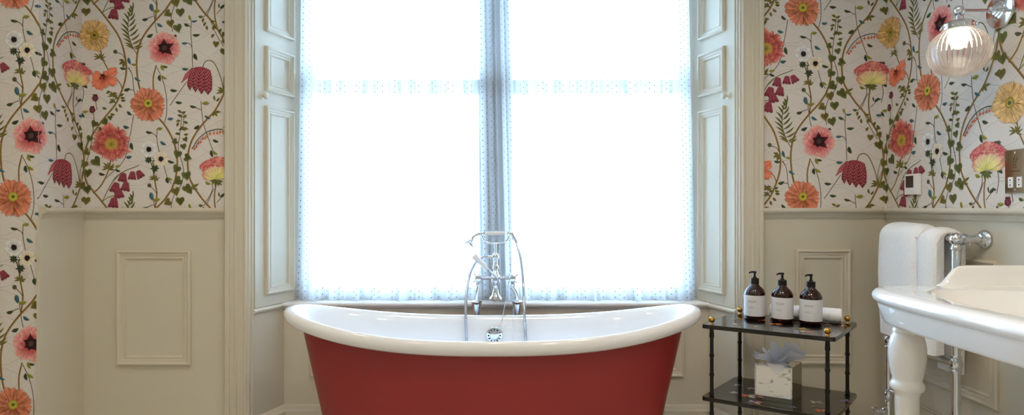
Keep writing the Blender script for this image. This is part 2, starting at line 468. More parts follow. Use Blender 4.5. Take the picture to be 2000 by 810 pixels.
def ribbon(pts, w, c1, c2, layer, seg=5, taper=False):
    P = [(p.x, p.y) for p in catmull([(x, y, 0) for x, y in pts], seg)]; n = len(P)
    L = []; Cc = []; Rr = []
    for i in range(n):
        a = P[max(0, i - 1)]; b = P[min(n - 1, i + 1)]; dx, dy = b[0] - a[0], b[1] - a[1]; l = sqrt(dx * dx + dy * dy) or 1
        ww = w / 2 * ((1 - .6 * i / n) if taper else 1)
        L.append((P[i][0] + dy / l * ww, P[i][1] - dx / l * ww)); Rr.append((P[i][0] - dy / l * ww, P[i][1] + dx / l * ww)); Cc.append(P[i])
    for i in range(n - 1):
        k = rng.uniform(.9, 1.1)
        polys.append((layer, [L[i], L[i + 1], Cc[i + 1], Cc[i]], [shade(c1, k)] * 4))
        polys.append((layer, [Cc[i], Cc[i + 1], Rr[i + 1], Rr[i]], [shade(c2, k)] * 4))
GREEN, DGREEN, YG, BLUE = pc(92, 98, 48), pc(62, 76, 54), pc(142, 140, 48), pc(66, 104, 118)
OLIVE, STEM, STEMD, BROWN = pc(112, 104, 46), pc(158, 122, 62), pc(112, 82, 40), pc(92, 72, 60)
def leaf(x, y, ang, Ln, Wd, c, layer=.0011):
    """pointed leaf whose stalk end is at x, y"""
    a = R(ang); ca, sa = cos(a), sin(a); n = 5
    def pt(t, s):
        w = Wd / 2 * s * sin(pi * min(1, t * .98 + .02)) ** .8 * (1.15 - .5 * t); r = Ln * t; bend = Ln * .08 * sin(pi * t)
        return (x + ca * r - sa * (w + bend), y + sa * r + ca * (w + bend))
    for i in range(n):
        t0, t1 = i / n, (i + 1) / n
        polys.append((layer, [pt(t0, -1), pt(t1, -1), pt(t1, 0), pt(t0, 0)], [shade(c, 1.25)] * 2 + [shade(c, .85)] * 2))
        polys.append((layer, [pt(t0, 0), pt(t1, 0), pt(t1, 1), pt(t0, 1)], [shade(c, .7)] * 2 + [shade(c, 1.0)] * 2))
def cleaf(x, y, ang, Ln, Wd, c, layer=.0011):
    a = R(ang); leaf(x - cos(a) * Ln / 2, y - sin(a) * Ln / 2, ang, Ln, Wd, c, layer)
def heart(x, y, r, ang=90, c=None, layer=.0013, sq=1.0):
    c = c or GREEN; a = R(ang - 90); ca, sa = cos(a), sin(a); n = 14; pts = []
    for k in range(n):
        t = 2 * pi * k / n
        hx = 16 * sin(t) ** 3 / 17 * sq; hy = -(13 * cos(t) - 5 * cos(2 * t) - 2 * cos(3 * t) - cos(4 * t)) / 15
        pts.append((x + r * (ca * hx - sa * hy), y + r * (sa * hx + ca * hy)))
    mid = (x - sa * 0 + ca * 0, y)
    for k in range(n):
        k2 = (k + 1) % n; dark = .75 if k < n // 2 else 1.0
        polys.append((layer, [mid, pts[k], pts[k2]], [shade(c, .7), shade(c, 1.25 * dark), shade(c, 1.25 * dark)]))
    polys.append((layer + .0001, [(x + sa * r * .5 - 1.5, y - ca * r * .5), (x + sa * r * .5 + 1.5, y - ca * r * .5), (x - sa * r * .9, y + ca * r * .9)], [shade(c, .55)] * 3))

gid = [0]
def ordered(fn):
    def w(*a, **k):
        n = len(polys); gid[0] += 1; g = gid[0]; fn(*a, **k)
        for q in range(n, len(polys)):
            if polys[q][0] == round(polys[q][0], 8): polys[q] = (polys[q][0] + g * 1e-9, polys[q][1], polys[q][2])
    return w
petal, disc, ribbon, leaf, heart = ordered(petal), ordered(disc), ordered(ribbon), ordered(leaf), ordered(heart)
# --- thick vines
for pts in ([(85, 15), (160, 105), (240, 210), (290, 290), (322, 380), (340, 470), (345, 540), (335, 620), (310, 700), (270, 790), (235, 840), (160, 930), (90, 1030), (40, 1120), (20, 1220), (20, 1330), (45, 1420), (85, 1469)],
            [(695, 6), (640, 85), (565, 165), (490, 260), (445, 350), (425, 460), (428, 570), (442, 660), (470, 755)],
            [(590, 905), (650, 980), (700, 1070), (728, 1160), (738, 1260), (725, 1370), (695, 1460)],
            [(875, 3), (930, 80), (1000, 160), (1050, 230), (1085, 290), (1112, 360), (1135, 450), (1140, 550), (1122, 660), (1090, 740), (1060, 800), (1020, 865), (940, 950), (880, 1030), (840, 1110), (820, 1200), (820, 1300), (835, 1380), (875, 1457)]):
    ribbon(pts, 14, STEM, STEMD, .0008)
for pts, w in (([(550, 1250), (560, 1370), (578, 1470), (580, 1500), (574, 1560), (565, 1619)], 11), ([(1040, 1400), (1025, 1500), (1028, 1590), (1048, 1680)], 11), ([(225, 1230), (205, 1320), (150, 1430), (88, 1492)], 11),
               ([(260, 600), (300, 650), (316, 705)], 8), ([(140, 370), (165, 460), (215, 560)], 10), ([(575, 505), (553, 600), (553, 700)], 11)):
    ribbon(pts, w, STEM, STEMD, .0007)
# --- thin stalks
for pts in ([(555, 90), (570, 200), (582, 260)], [(490, 150), (555, 125)], [(845, 160), (842, 260), (850, 360), (855, 515)], [(812, 193), (845, 215)], [(795, 333), (830, 338), (850, 365)],
            [(360, 520), (390, 580), (400, 680), (415, 750)], [(320, 528), (360, 530), (382, 560)], [(350, 690), (400, 695)], [(580, 520), (625, 620), (652, 740), (655, 870), (635, 960)], [(810, 630), (740, 730), (680, 815)],
            [(520, 1020), (565, 1040), (580, 1065)], [(582, 990), (580, 1070), (600, 1180), (640, 1300), (660, 1370), (692, 1420)], [(860, 820), (920, 850)], [(920, 780), (925, 860), (940, 960), (985, 1090), (1025, 1195)],
            [(400, 890), (382, 1000), (360, 1110), (345, 1190), (300, 1270), (185, 1375)], [(775, 880), (755, 1050), (745, 1150), (775, 1260), (785, 1320), (770, 1420), (720, 1490), (690, 1590), (700, 1700)],
            [(975, 120), (1040, 270), (1092, 355)], [(1020, 0), (968, 115)], [(1040, 110), (1090, 55)], [(260, 405), (310, 420), (332, 450)], [(15, 480), (40, 560)], [(0, 640), (15, 720), (0, 800)], [(522, 1430), (570, 1480), (578, 1510)],
            [(105, 775), (120, 850)], [(85, 870), (95, 920), (70, 1130), (20, 1300)], [(1005, 1370), (1005, 1470), (940, 1590)], [(380, 60), (362, 130), (358, 250), (385, 345), (428, 425)], [(790, 880), (780, 1000)]):
    ribbon(pts, 5, BROWN, shade(BROWN, .8), .0005, seg=4)
# --- leaves on the stalks
for x, y, a, l, w, c in ((548, 60, 75, 55, 22, BLUE), (585, 82, 5, 40, 24, YG), (490, 150, -15, 45, 24, DGREEN), (605, 195, 30, 50, 24, BLUE), (527, 275, -25, 50, 28, DGREEN), (838, 140, 70, 44, 20, YG), (870, 163, -8, 46, 18, BLUE), (812, 193, 20, 44, 22, DGREEN),
    (885, 270, -5, 56, 22, DGREEN), (795, 333, -5, 44, 20, BLUE), (880, 440, 65, 54, 30, DGREEN), (370, 472, 70, 56, 24, BLUE), (408, 497, 0, 46, 20, YG), (320, 528, 10, 48, 20, DGREEN), (432, 612, 30, 54, 20, BLUE), (350, 690, -20, 48, 26, DGREEN),
    (625, 525, 70, 50, 24, YG), (603, 605, 80, 48, 26, DGREEN), (635, 597, 30, 52, 22, YG), (685, 915, -5, 44, 22, BLUE), (710, 697, 5, 54, 22, DGREEN), (750, 790, 5, 50, 22, DGREEN), (605, 990, -5, 40, 24, YG), (520, 1020, 8, 50, 20, DGREEN),
    (630, 1105, 30, 52, 24, BLUE), (690, 1247, 15, 54, 22, DGREEN), (663, 1393, 75, 48, 26, DGREEN), (685, 1380, 30, 40, 20, YG), (860, 822, 10, 50, 20, DGREEN), (950, 792, -20, 46, 24, YG), (972, 905, 30, 50, 20, BLUE), (888, 980, -35, 48, 26, DGREEN),
    (1035, 1087, 20, 48, 22, DGREEN), (1005, 1187, 75, 54, 24, DGREEN), (1028, 1178, 30, 50, 22, YG), (370, 875, 40, 46, 22, DGREEN), (345, 980, 15, 46, 26, BLUE), (388, 1130, 75, 56, 28, DGREEN), (365, 1210, -10, 46, 26, BLUE), (280, 1280, -10, 44, 22, YG),
    (280, 1315, 20, 42, 20, DGREEN), (158, 1342, 15, 50, 22, DGREEN), (28, 660, 50, 52, 28, DGREEN), (8, 492, 5, 52, 20, DGREEN), (30, 860, -5, 46, 24, YG), (12, 890, 60, 40, 20, DGREEN), (1105, 168, -5, 48, 22, BLUE), (1050, 768, -50, 36, 16, GREEN), (1026, 758, 75, 40, 16, GREEN),
    (958, 795, -5, 50, 24, YG), (540, 1515, 75, 60, 26, BLUE), (578, 1540, 0, 46, 28, YG), (975, 1412, 20, 44, 24, YG), (645, 515, 10, 40, 18, DGREEN), (800, 532, 0, 50, 20, BLUE), (905, 640, 30, 20, 10, OLIVE), (1085, 50, -45, 44, 22, DGREEN), (1062, 48, 80, 36, 12, DGREEN), (1105, 45, 10, 34, 14, DGREEN), (725, 285, 80, 34, 24, DGREEN)):
    cleaf(x, y, a, l * 1.08, w * 1.1, c)
# --- tufts and sepals
def tuft(x, y, r, c, n=7, a0=-170, a1=-10, w=12, layer=.0010):
    for k in range(n):
        leaf(x, y, a0 + (a1 - a0) * k / (n - 1) + rng.uniform(-8, 8), r * rng.uniform(.8, 1.15), w, shade(c, rng.uniform(.85, 1.15)), layer)
tuft(140, 450, 52, OLIVE, 8, -200, 20); tuft(238, 745, 46, OLIVE, 8, -180, 0); tuft(240, 780, 30, GREEN, 5, -200, 20)
tuft(205, 1300, 56, OLIVE, 8, -190, 10, 18); tuft(1092, 715, 56, OLIVE, 9, -190, 10, 16); tuft(1045, 1390, 55, GREEN, 6, 10, 170, 20); tuft(560, 1385, 42, OLIVE, 8, -190, 10)
tuft(515, 1235, 34, shade(DGREEN, .8), 9, -40, 300, 14); tuft(562, 1300, 34, shade(DGREEN, .8), 9, -40, 300, 14); tuft(570, 1235, 30, shade(DGREEN, .8), 6, 0, 360, 12)
tuft(330, 475, 50, OLIVE, 4, 60, 190, 22); tuft(1030, 860, 48, OLIVE, 3, 10, 120, 22); tuft(845, 1440, 60, OLIVE, 3, -30, 90, 24)
ribbon([(520, 1215), (545, 1290), (562, 1380)], 7, DGREEN, shade(DGREEN, .7), .0008)
ribbon([(1094, 700), (1072, 600), (1030, 500), (990, 467), (950, 480), (930, 530)], 7, GREEN, OLIVE, .0009)
ribbon([(1094, 690), (1098, 600), (1125, 515)], 8, GREEN, OLIVE, .0009, taper=True); ribbon([(1096, 690), (1115, 630), (1150, 560), (1190, 545)], 6, GREEN, OLIVE, .0009, taper=True)
disc(260, 400, 16, GREEN, DGREEN, .0012); disc(522, 1430, 16, GREEN, DGREEN, .0012)
# --- fern
fs = catmull([(425, 418, 0), (390, 345, 0), (362, 250, 0), (372, 130, 0), (392, 55, 0)], 6)
for k in range(11):
    p = fs[min(len(fs) - 1, int(3 + k * 1.95))]; ln = 100 * (1 - .055 * abs(k - 4)) * (1 if k < 8 else .62)
    leaf(p.x, p.y, -155 + k * 4.5, ln, 17, OLIVE if k < 4 else GREEN, .0009); leaf(p.x, p.y - 4, -24 - k * 4.5, ln * .95, 17, OLIVE if k < 4 else GREEN, .0009)
leaf(392, 62, -88, 50, 12, GREEN, .0009)
# --- heart leaf vines
for x, y, r, a in ((35, 1545, 36, 95), (725, 1474, 38, 75), (665, 1559, 34, 150), (760, 1549, 38, 85), (685, 180, 34, 80), (740, 217, 38, 75), (785, 1130, 27, 75), (740, 1187, 36, 110), (815, 1216, 34, 15), (733, 1300, 36, 125), (808, 1352, 40, 80), (742, 1395, 40, 150),
                (812, 1452, 38, 55), (720, 1090, 26, 160), (800, 1075, 22, 60), (100, 955, 32, 120), (178, 940, 32, 60), (220, 908, 22, 80), (145, 1005, 26, 20), (60, 1068, 28, 120), (95, 1140, 34, 70), (38, 1172, 32, 160), (112, 1245, 44, 50), (18, 1262, 36, 120), (45, 1332, 38, 90), (5, 1425, 28, 80),
                (42, 1458, 38, 80), (1036, 340, 28, 95), (1103, 398, 38, 75), (1105, 320, 26, 60), (1095, 268, 22, 15), (8, 1540, 22, 70), (830, 1474, 24, 60)):
    heart(x, y, r, a, GREEN if rng.random() < .7 else OLIVE)
for x, y, a in ((753, 862, -150), (787, 866, -20), (745, 935, 170), (805, 943, 20), (742, 962, 110), (772, 992, 120), (790, 995, 60), (806, 990, 20), (738, 1034, -170), (806, 1036, -10), (765, 1000, 160), (755, 895, -160), (795, 897, -30),
                (255, 720, -10), (272, 760, 170), (318, 755, 10), (322, 775, 0), (300, 818, 40), (272, 848, 70), (240, 882, 10), (178, 835, 20), (205, 715, 150), (228, 790, 160), (310, 730, -20),
                (938, 160, 100), (950, 190, 120), (968, 217, 80), (1012, 165, 0), (1018, 218, 100), (1070, 240, 110), (1012, 280, 120), (920, 130, 0), (1030, 210, 60)):
    cleaf(x, y, a, 38, 22, rng.choice((GREEN, OLIVE, OLIVE)))
# --- bleeding-heart spray
ribbon([(850, 1150), (898, 1075), (960, 1022), (1040, 997), (1084, 1000)], 6, DGREEN, shade(DGREEN, .7), .0012)
for x, y in ((869, 1150), (885, 1133), (900, 1107), (917, 1097), (932, 1072), (950, 1068), (968, 1055), (990, 1035), (1020, 1032), (1045, 1028), (1067, 1024), (1086, 1016)):
    heart(x, y, 11, 90, pc(216, 112, 72), .0014); ribbon([(x, y - 8), (x + 2, y - 24)], 3, DGREEN, DGREEN, .0012, seg=2)
# --- flowers
def poppy(x, y):
    P1 = [pc(150, 44, 50), pc(206, 92, 92), pc(214, 116, 112), pc(232, 166, 156)]
    P2 = [pc(112, 26, 36), pc(188, 70, 74), pc(210, 104, 102), pc(226, 150, 142)]
    for k in range(6): petal(x, y, 14 + k * 60 + rng.uniform(-8, 8), 132 * rng.uniform(.92, 1.04), 128, P1, .0015, 8, 14, .05, .16, edge=.7, roundness=.30)
    for k in range(5): petal(x + rng.uniform(-6, 6), y + rng.uniform(-6, 6), 50 + k * 72 + rng.uniform(-14, 14), 100 * rng.uniform(.88, 1.1), 112, P2, .0019, 8, 12, .07, .18, edge=.62, roundness=.34)
    for k in range(9): petal(x, y, rng.uniform(0, 360), rng.uniform(84, 122), 26, [pc(196, 82, 84), pc(214, 110, 108), pc(238, 182, 172)], .0020, 4, 4, .1, .1, edge=.9, base_w=.1, r0=.5)
    DK = [pc(40, 16, 24), pc(64, 22, 32), pc(84, 28, 38)]
    for a, l in ((-95, 76), (-25, 80), (40, 84), (110, 52), (150, 58), (205, 60)): petal(x, y, a, l, 42, DK, .0022, 4, 6, .05, .3, base_w=.6, tip=.85, edge=.9)
    disc(x, y, 40, pc(60, 30, 36), pc(40, 18, 26), .0023, 18, .2); disc(x, y, 20, pc(110, 76, 70), pc(66, 44, 46), .0024); disc(x, y, 10, pc(44, 24, 28), pc(96, 66, 60), .0025)
def pleated(x, y, r, cs, dk, n, cen, inner, cx=0, cy=0):
    for k in range(n):
        a0 = k * 360 / n + rng.uniform(-8, 8)
        petal(x, y, a0, r * rng.uniform(.92, 1.06), r * 3.9 / n ** .72, cs, .0015, 7, 18, .10, .36, edge=.5, base_w=.22, roundness=.24)
    for k in range(n * 5): petal(x, y, k * 72 / n + rng.uniform(-6, 6), r * rng.uniform(.6, .98), r * .055, [dk, dk, shade(dk, 1.7)], .0018, 3, 2, .05, .2, edge=1, base_w=.8, tip=.7, r0=.2)
    for k in range(n * 2): petal(x, y, k * 180 / n + rng.uniform(-12, 12), r * rng.uniform(.86, 1.05), r * .16, [cs[2], cs[3], shade(cs[3], 1.25)], .0019, 4, 4, .1, .2, edge=.7, base_w=.1, r0=.45)
    for k in range(10): petal(x, y, k * 36 + rng.uniform(-9, 9), r * rng.uniform(.5, .72), r * .30, [shade(c, rng.uniform(.74, 1.02)) for c in cs], .0020, 5, 6, .1, .34, edge=.5, base_w=.4)
    for k in range(14): disc(x + cx + r * .19 * cos(k * pi / 7), y + cy + r * .19 * sin(k * pi / 7), r * .085, inner[0], inner[1], .0022, 6, .2)
    disc(x + cx, y + cy, r * .18, inner[1], inner[0], .0024); disc(x + cx, y + cy, r * .10, cen, shade(cen, 1.4), .0025)
def orange(x, y): pleated(x, y + 15, 128, [pc(128, 60, 36), pc(186, 96, 56), pc(206, 118, 78), pc(212, 124, 92)], pc(118, 54, 36), 6, pc(92, 96, 36), (pc(206, 190, 52), pc(156, 140, 34)), 0, -12)
def yellow(x, y): pleated(x, y, 122, [pc(150, 98, 38), pc(212, 158, 70), pc(224, 184, 106), pc(206, 160, 104)], pc(124, 84, 48), 6, pc(76, 78, 42), (pc(196, 160, 48), pc(112, 106, 40)))
def coral(x, y):
    C1 = [pc(150, 58, 40), pc(216, 98, 68), pc(232, 130, 94), pc(224, 112, 78)]
    for a, l, w in ((150, 98, 74), (200, 90, 70), (-35, 118, 72), (20, 116, 72), (70, 74, 56), (118, 98, 70), (-70, 62, 42)): petal(x, y, a, l, w, C1, .0015, 7, 12, .14, .2, edge=.66)
    for k in range(8): cleaf(x - 5 + rng.uniform(-18, 18), y - 10 + rng.uniform(-16, 10), rng.uniform(0, 180), 28, 10, pc(72, 34, 30), .0022)
def ruffled(x, y):
    C1 = [pc(176, 110, 46), pc(192, 82, 66), pc(172, 58, 56), pc(216, 128, 112)]
    C2 = [pc(214, 170, 70), pc(204, 122, 86), pc(176, 66, 58), pc(206, 112, 96)]
    for a, l, w in ((-95, 150, 140), (-30, 146, 120), (20, 142, 120), (70, 128, 140), (115, 126, 120), (165, 150, 120), (215, 146, 120)): petal(x, y, a, l, w, C1, .0015, 8, 16, .16, .28, edge=.6)
    for a, l, w in ((-70, 98, 96), (0, 92, 90), (75, 96, 100), (140, 98, 96), (210, 96, 96)): petal(x, y, a, l, w, C2, .0019, 7, 14, .14, .28, edge=.6)
    for k in range(14): disc(x + 40 * cos(k * pi / 7), y + 34 * sin(k * pi / 7), 11, pc(214, 186, 60), pc(168, 130, 40), .0023 + (k % 3) * .00005, 6)
    disc(x, y, 24, pc(106, 104, 40), pc(180, 160, 52), .0025)
def anemone(x, y, r, n=7, cream=False):
    a, b = (pc(222, 204, 172), pc(228, 220, 204)) if cream else (pc(208, 206, 204), pc(230, 228, 226))
    for k in range(n): petal(x, y, k * 360 / n + 12, r, r * .86, [shade(a, .8), a, b], .0015 + (k % 3) * .0001, 5, 5, .05, .05, edge=.82)
    disc(x, y, r * .36, pc(30, 26, 34), pc(52, 44, 54), .0019, 12, .2); disc(x, y, r * .2, pc(20, 18, 24), pc(26, 22, 30), .002)
def ranunculus(x, y):
    Y1 = [pc(186, 180, 84), pc(222, 206, 108), pc(228, 210, 134), pc(214, 130, 116)]
    for k in range(9): petal(x, y + 62, 188 + k * 20.5, 142 - abs(k - 4) * 4, 78, Y1, .0015, 6, 6, .05, .1, edge=.82, base_w=.5)
    # crown of frilled petals: a mass of short curled strokes, denser and pinker at the rim
    TONES = [pc(200, 84, 92), pc(214, 120, 108), pc(226, 164, 128), pc(188, 70, 80), pc(222, 142, 122)]
    for k in range(26):
        t = -1 + 2 * (k + .5) / 26
        petal(x + 112 * t, y - 42 + 50 * t * t, -90 + 46 * t, 46, 44, [TONES[2], rng.choice(TONES), TONES[0]], .0018, 3, 5, .12, .14, edge=.8, base_w=.7)
    for row in range(6):
        n = 11 - abs(row - 2)
        for k in range(n):
            t = -1 + 2 * (k + rng.random()) / n; rx = 126 - 9 * abs(row - 3); px, py = x + rx * t * .95, y - 66 + row * 15 + 34 * t * t + rng.uniform(-6, 6)
            petal(px, py + 8, -90 + 40 * t + rng.uniform(-35, 35), rng.uniform(20, 34), rng.uniform(26, 44), [TONES[2], rng.choice(TONES), rng.choice((TONES[0], TONES[3], TONES[4]))], .0019 + row * .0001, 3, 6, .16, .16, edge=.7, base_w=.7)
            q = rng.uniform(14, 26); ribbon([(px - q, py + rng.uniform(-6, 6)), (px, py - rng.uniform(4, 12)), (px + q, py + rng.uniform(-6, 6))], 4, rng.choice((TONES[3], TONES[2])), TONES[0], .00195 + row * .0001, seg=3)
    for k in range(7):
        t = -1 + 2 * k / 6; petal(x, y + 72, -90 + 64 * t, 84 + 34 * abs(t), 52, [pc(206, 198, 96), pc(226, 212, 122), pc(228, 206, 140), pc(222, 176, 140)], .0026, 5, 6, .05, .09, edge=.78, base_w=.6)
def frit(x, y):
    D1, L1 = pc(118, 32, 46), pc(182, 88, 96)
    # four hanging petals with chequering
    for q, (x0, x1, bx0, bx1, by) in enumerate(((-48, -14, -86, -44, 62), (-20, 26, -46, 2, 76), (18, 64, 0, 50, 92), (52, 92, 46, 104, 96))):
        nu, nv = 6, 14
        def pt(i, j):
            s, t = i / nu, j / nv; top = x0 + (x1 - x0) * s; bot = bx0 + (bx1 - bx0) * s
            yb = by - 14 + (1 - abs(2 * s - 1)) * 40
            xx = top + (bot - top) * t ** .8 + 8 * sin(pi * t) * (2 * s - 1)
            yt = -92 + 24 * ((top - 22) / 70) ** 2
            return (x + xx, y + yt + (yb - yt) * t)
        for j in range(nv):
            for i in range(nu):
                ck = ((i + j) % 2 == 0); e = .72 if i in (0, nu - 1) else 1.0
                c = shade(L1 if ck and j < nv - 1 else D1, e * (1.1 - .25 * j / nv) * rng.uniform(.9, 1.1))
                polys.append((.0015 + q * .0001, [pt(i, j), pt(i + 1, j), pt(i + 1, j + 1), pt(i, j + 1)], [c] * 4))
    petal(x - 40, y - 88, 128, 150, 40, [pc(150, 52, 62), pc(196, 92, 100), pc(176, 70, 82)], .0014, 5, 4, .05, .1, tip=.7)
    disc(x + 8, y - 82, 46, pc(168, 66, 74), pc(140, 44, 56), .0020, 10, .05, .28)
def bell(x, y, r, ang):
    a = R(ang); ca, sa = cos(a), sin(a); c0, c1 = pc(150, 62, 78), pc(112, 36, 54)
    n = 6
    def pt(i, t):
        s = -1 + 2 * i / n; w = r * (.55 + .5 * t) * s; h = r * (-.9 + 1.7 * t) + (r * .22 * (i % 2) if t == 1 else 0) - r * .15 * (1 - s * s) * (1 - t)
        return (x + ca * w - sa * h, y + sa * w + ca * h)
    for i in range(n):
        for t0, t1 in ((0, .5), (.5, 1)):
            k = (1.15 if i % 2 else .85)
            polys.append((.0016, [pt(i, t0), pt(i + 1, t0), pt(i + 1, t1), pt(i, t1)], [shade(c0, k)] * 2 + [shade(lerp(c0, c1, t1), k)] * 2))
bell = ordered(bell)
ribbon([(160, 1555), (200, 1470), (260, 1370), (330, 1320), (420, 1285), (440, 1275)], 6, GREEN, OLIVE, .0009); ribbon([(150, 1560), (210, 1520), (262, 1510)], 6, GREEN, OLIVE, .0009); ribbon([(190, 1490), (240, 1400), (300, 1345)], 5, GREEN, OLIVE, .0009)
for x, y, r, a in ((320, 1370, 36, 10), (392, 1355, 32, 5), (448, 1345, 32, -30), (262, 1448, 40, 15), (340, 1440, 36, 10), (285, 1492, 40, -12), (248, 1565, 40, 8)): bell(x, y, r, a)
for x, y in ((105, 758), (83, 850)):
    disc(x, y, 24, pc(132, 56, 70), pc(92, 34, 48), .0014, 10, .06, 1.0); polys.append((.0015, [(x - 20, y - 20), (x + 20, y - 20), (x + 14, y - 30), (x - 14, y - 30)], [pc(84, 30, 44)] * 4))
anemone(520, 1152, 62); anemone(612, 1226, 56, 6, True)
poppy(640, 372); orange(515, 795); yellow(100, 275); coral(170, 605); ruffled(232, 1112); ranunculus(1056, 1300); frit(900, 612)
polys.sort(key=lambda q: q[0])
ranks = {l: k for k, l in enumerate(sorted({q[0] for q in polys}))}
polys = [(.0004 + ranks[q[0]] * 4e-6, q[1], q[2]) for q in polys]

def clip(pts, cols, box):
    def cut(P, C, axis, lim, keep_less):
        o, oc = [], []; n = len(P)
        for i in range(n):
            a, b = P[i], P[(i + 1) % n]; ca, cb = C[i], C[(i + 1) % n]
            ia = (a[axis] <= lim) if keep_less else (a[axis] >= lim); ib = (b[axis] <= lim) if keep_less else (b[axis] >= lim)
            if ia: o.append(a); oc.append(ca)
            if ia != ib:
                t = (lim - a[axis]) / (b[axis] - a[axis]); o.append((a[0] + (b[0] - a[0]) * t, a[1] + (b[1] - a[1]) * t)); oc.append(lerp(ca, cb, t))
        return o, oc
    for axis, lim, less in ((0, box[0], False), (0, box[1], True), (1, box[2], False), (1, box[3], True)):
        pts, cols = cut(pts, cols, axis, lim, less)
        if len(pts) < 3: return None, None
    return pts, cols

def wallpaper(parent, u0, u1, z0, z1, au, az, place):
    """place(u, z, lift) -> world; (au, az) is the centre of one large pink poppy"""
    mb = MB(); mb.col = []
    def put(pts, cols, lift):
        mb.add([place(u, z, lift) for u, z in pts], [tuple(range(len(pts)))]); mb.col.extend(cols)
    put([(u0, z0), (u1, z0), (u1, z1), (u0, z1)], [PAPER] * 4, .0012)
    # interlaced lines, embossed look painted in: light line with a shadow line below
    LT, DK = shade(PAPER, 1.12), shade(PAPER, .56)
    P, A, PER = 181.75 * S, 82 * S, 748 * S
    k0 = int((z0 - az) / P) - 3; k1 = int((z1 - az) / P) + 3
    n = int((u1 - u0) / .028) + 1
    for k in range(k0, k1):
        for sg in (1, -1):
            zz = az - 67 * S + k * P
            def cv(u): return zz + sg * A * cos(2 * pi * (u - au - 150 * S) / PER)
            for i in range(n):
                ua, ub = u0 + (u1 - u0) * i / n, u0 + (u1 - u0) * (i + 1) / n
                if max(cv(ua), cv(ub)) > z1 - .002 or min(cv(ua), cv(ub)) < z0 + .003: continue
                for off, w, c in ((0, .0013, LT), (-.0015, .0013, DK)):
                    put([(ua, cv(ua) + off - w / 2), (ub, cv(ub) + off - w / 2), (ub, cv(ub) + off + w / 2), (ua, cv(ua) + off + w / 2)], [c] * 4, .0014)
    box = (u0, u1, z0, z1)
    for i in range(-6, 7):
        for j in range(-8, 9):
            ou = au + i * WU; oz = az - i * WV / 2 + j * WV
            if ou + 600 * S < u0 or ou - 720 * S > u1 or oz + 420 * S < z0 or oz - 1500 * S > z1: continue
            for layer, pts, cols in polys:
                q = [(ou + (x - 640) * S, oz - (y - 372) * S) for x, y in pts]
                us = [p[0] for p in q]; zs = [p[1] for p in q]
                if max(us) < u0 or min(us) > u1 or max(zs) < z0 or min(zs) > z1: continue
                c = cols
                if min(us) < u0 or max(us) > u1 or min(zs) < z0 or max(zs) > z1:
                    q, c = clip(q, cols, box)
                    if not q: continue
                put(q, c, .0012 + layer)
    o = mb.build('wallpaper', M['print'], parent, smooth=False)
    return struct(o)
AUL, AZL = .257 + (-1.5818 + 1.96), 1.8456
RET = D - PY
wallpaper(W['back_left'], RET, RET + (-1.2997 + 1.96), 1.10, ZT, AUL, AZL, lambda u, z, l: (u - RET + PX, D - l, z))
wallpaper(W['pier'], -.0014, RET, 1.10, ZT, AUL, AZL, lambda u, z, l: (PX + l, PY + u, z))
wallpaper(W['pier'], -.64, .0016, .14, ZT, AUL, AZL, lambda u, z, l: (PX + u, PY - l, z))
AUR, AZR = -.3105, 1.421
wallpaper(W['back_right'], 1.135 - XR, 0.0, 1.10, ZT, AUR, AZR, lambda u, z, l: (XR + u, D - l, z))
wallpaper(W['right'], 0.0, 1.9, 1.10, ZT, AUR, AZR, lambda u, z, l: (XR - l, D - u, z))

# ------------------------------------------------------------------ window: two sashes side by side
FY0, FY1 = YW + .005, YW + .085
wx0, wx1, wxm = revL(YW), revR(YW), -.085
ZW0, ZW1 = SILL, 2.58
def sash_window(name, xa, xb):
    fl, fr = (.022, .024) if xa < -.5 else (.024, .022)
    f = MB(); f.box(xa, xa + fl, FY0, FY1, ZW0, ZW1); f.box(xb - fr, xb, FY0, FY1, ZW0, ZW1); f.box(xa + fl, xb - fr, FY0, FY1, ZW0, ZW0 + .02); f.box(xa + fl, xb - fr, FY0, FY1, ZW1 - .04, ZW1)
    root = struct(f.build(name, M['white_wood'], smooth=False))
    for zb, zt, y in ((ZW0 + .02, 1.775, FY0 + .012), (1.705, ZW1 - .04, FY0 + .045)):
        s = MB(); xi, xj = xa + fl, xb - fr
        s.box(xi, xi + .036, y, y + .032, zb, zt); s.box(xj - .036, xj, y, y + .032, zb, zt)
        s.box(xi + .036, xj - .036, y, y + .032, zb, zb + (.036 if zb < 1 else .035)); s.box(xi + .036, xj - .036, y, y + .032, zt - .045, zt)
        so = s.build('sash', M['white_wood'], root, smooth=False)
        g = MB().box(xi + .03, xj - .03, y + .013, y + .018, zb + .03, zt - .03)
        g.build('pane', M['pane'], so, smooth=False)
    return root
sash_window('window_1', wx0, wxm - .024)
sash_window('window_2', wxm + .024, wx1)
trim(MB().box(wxm - .024, wxm + .024, YW - .005, FY1 + .01, ZW0, ZW1), smooth=False, m='white_wood')

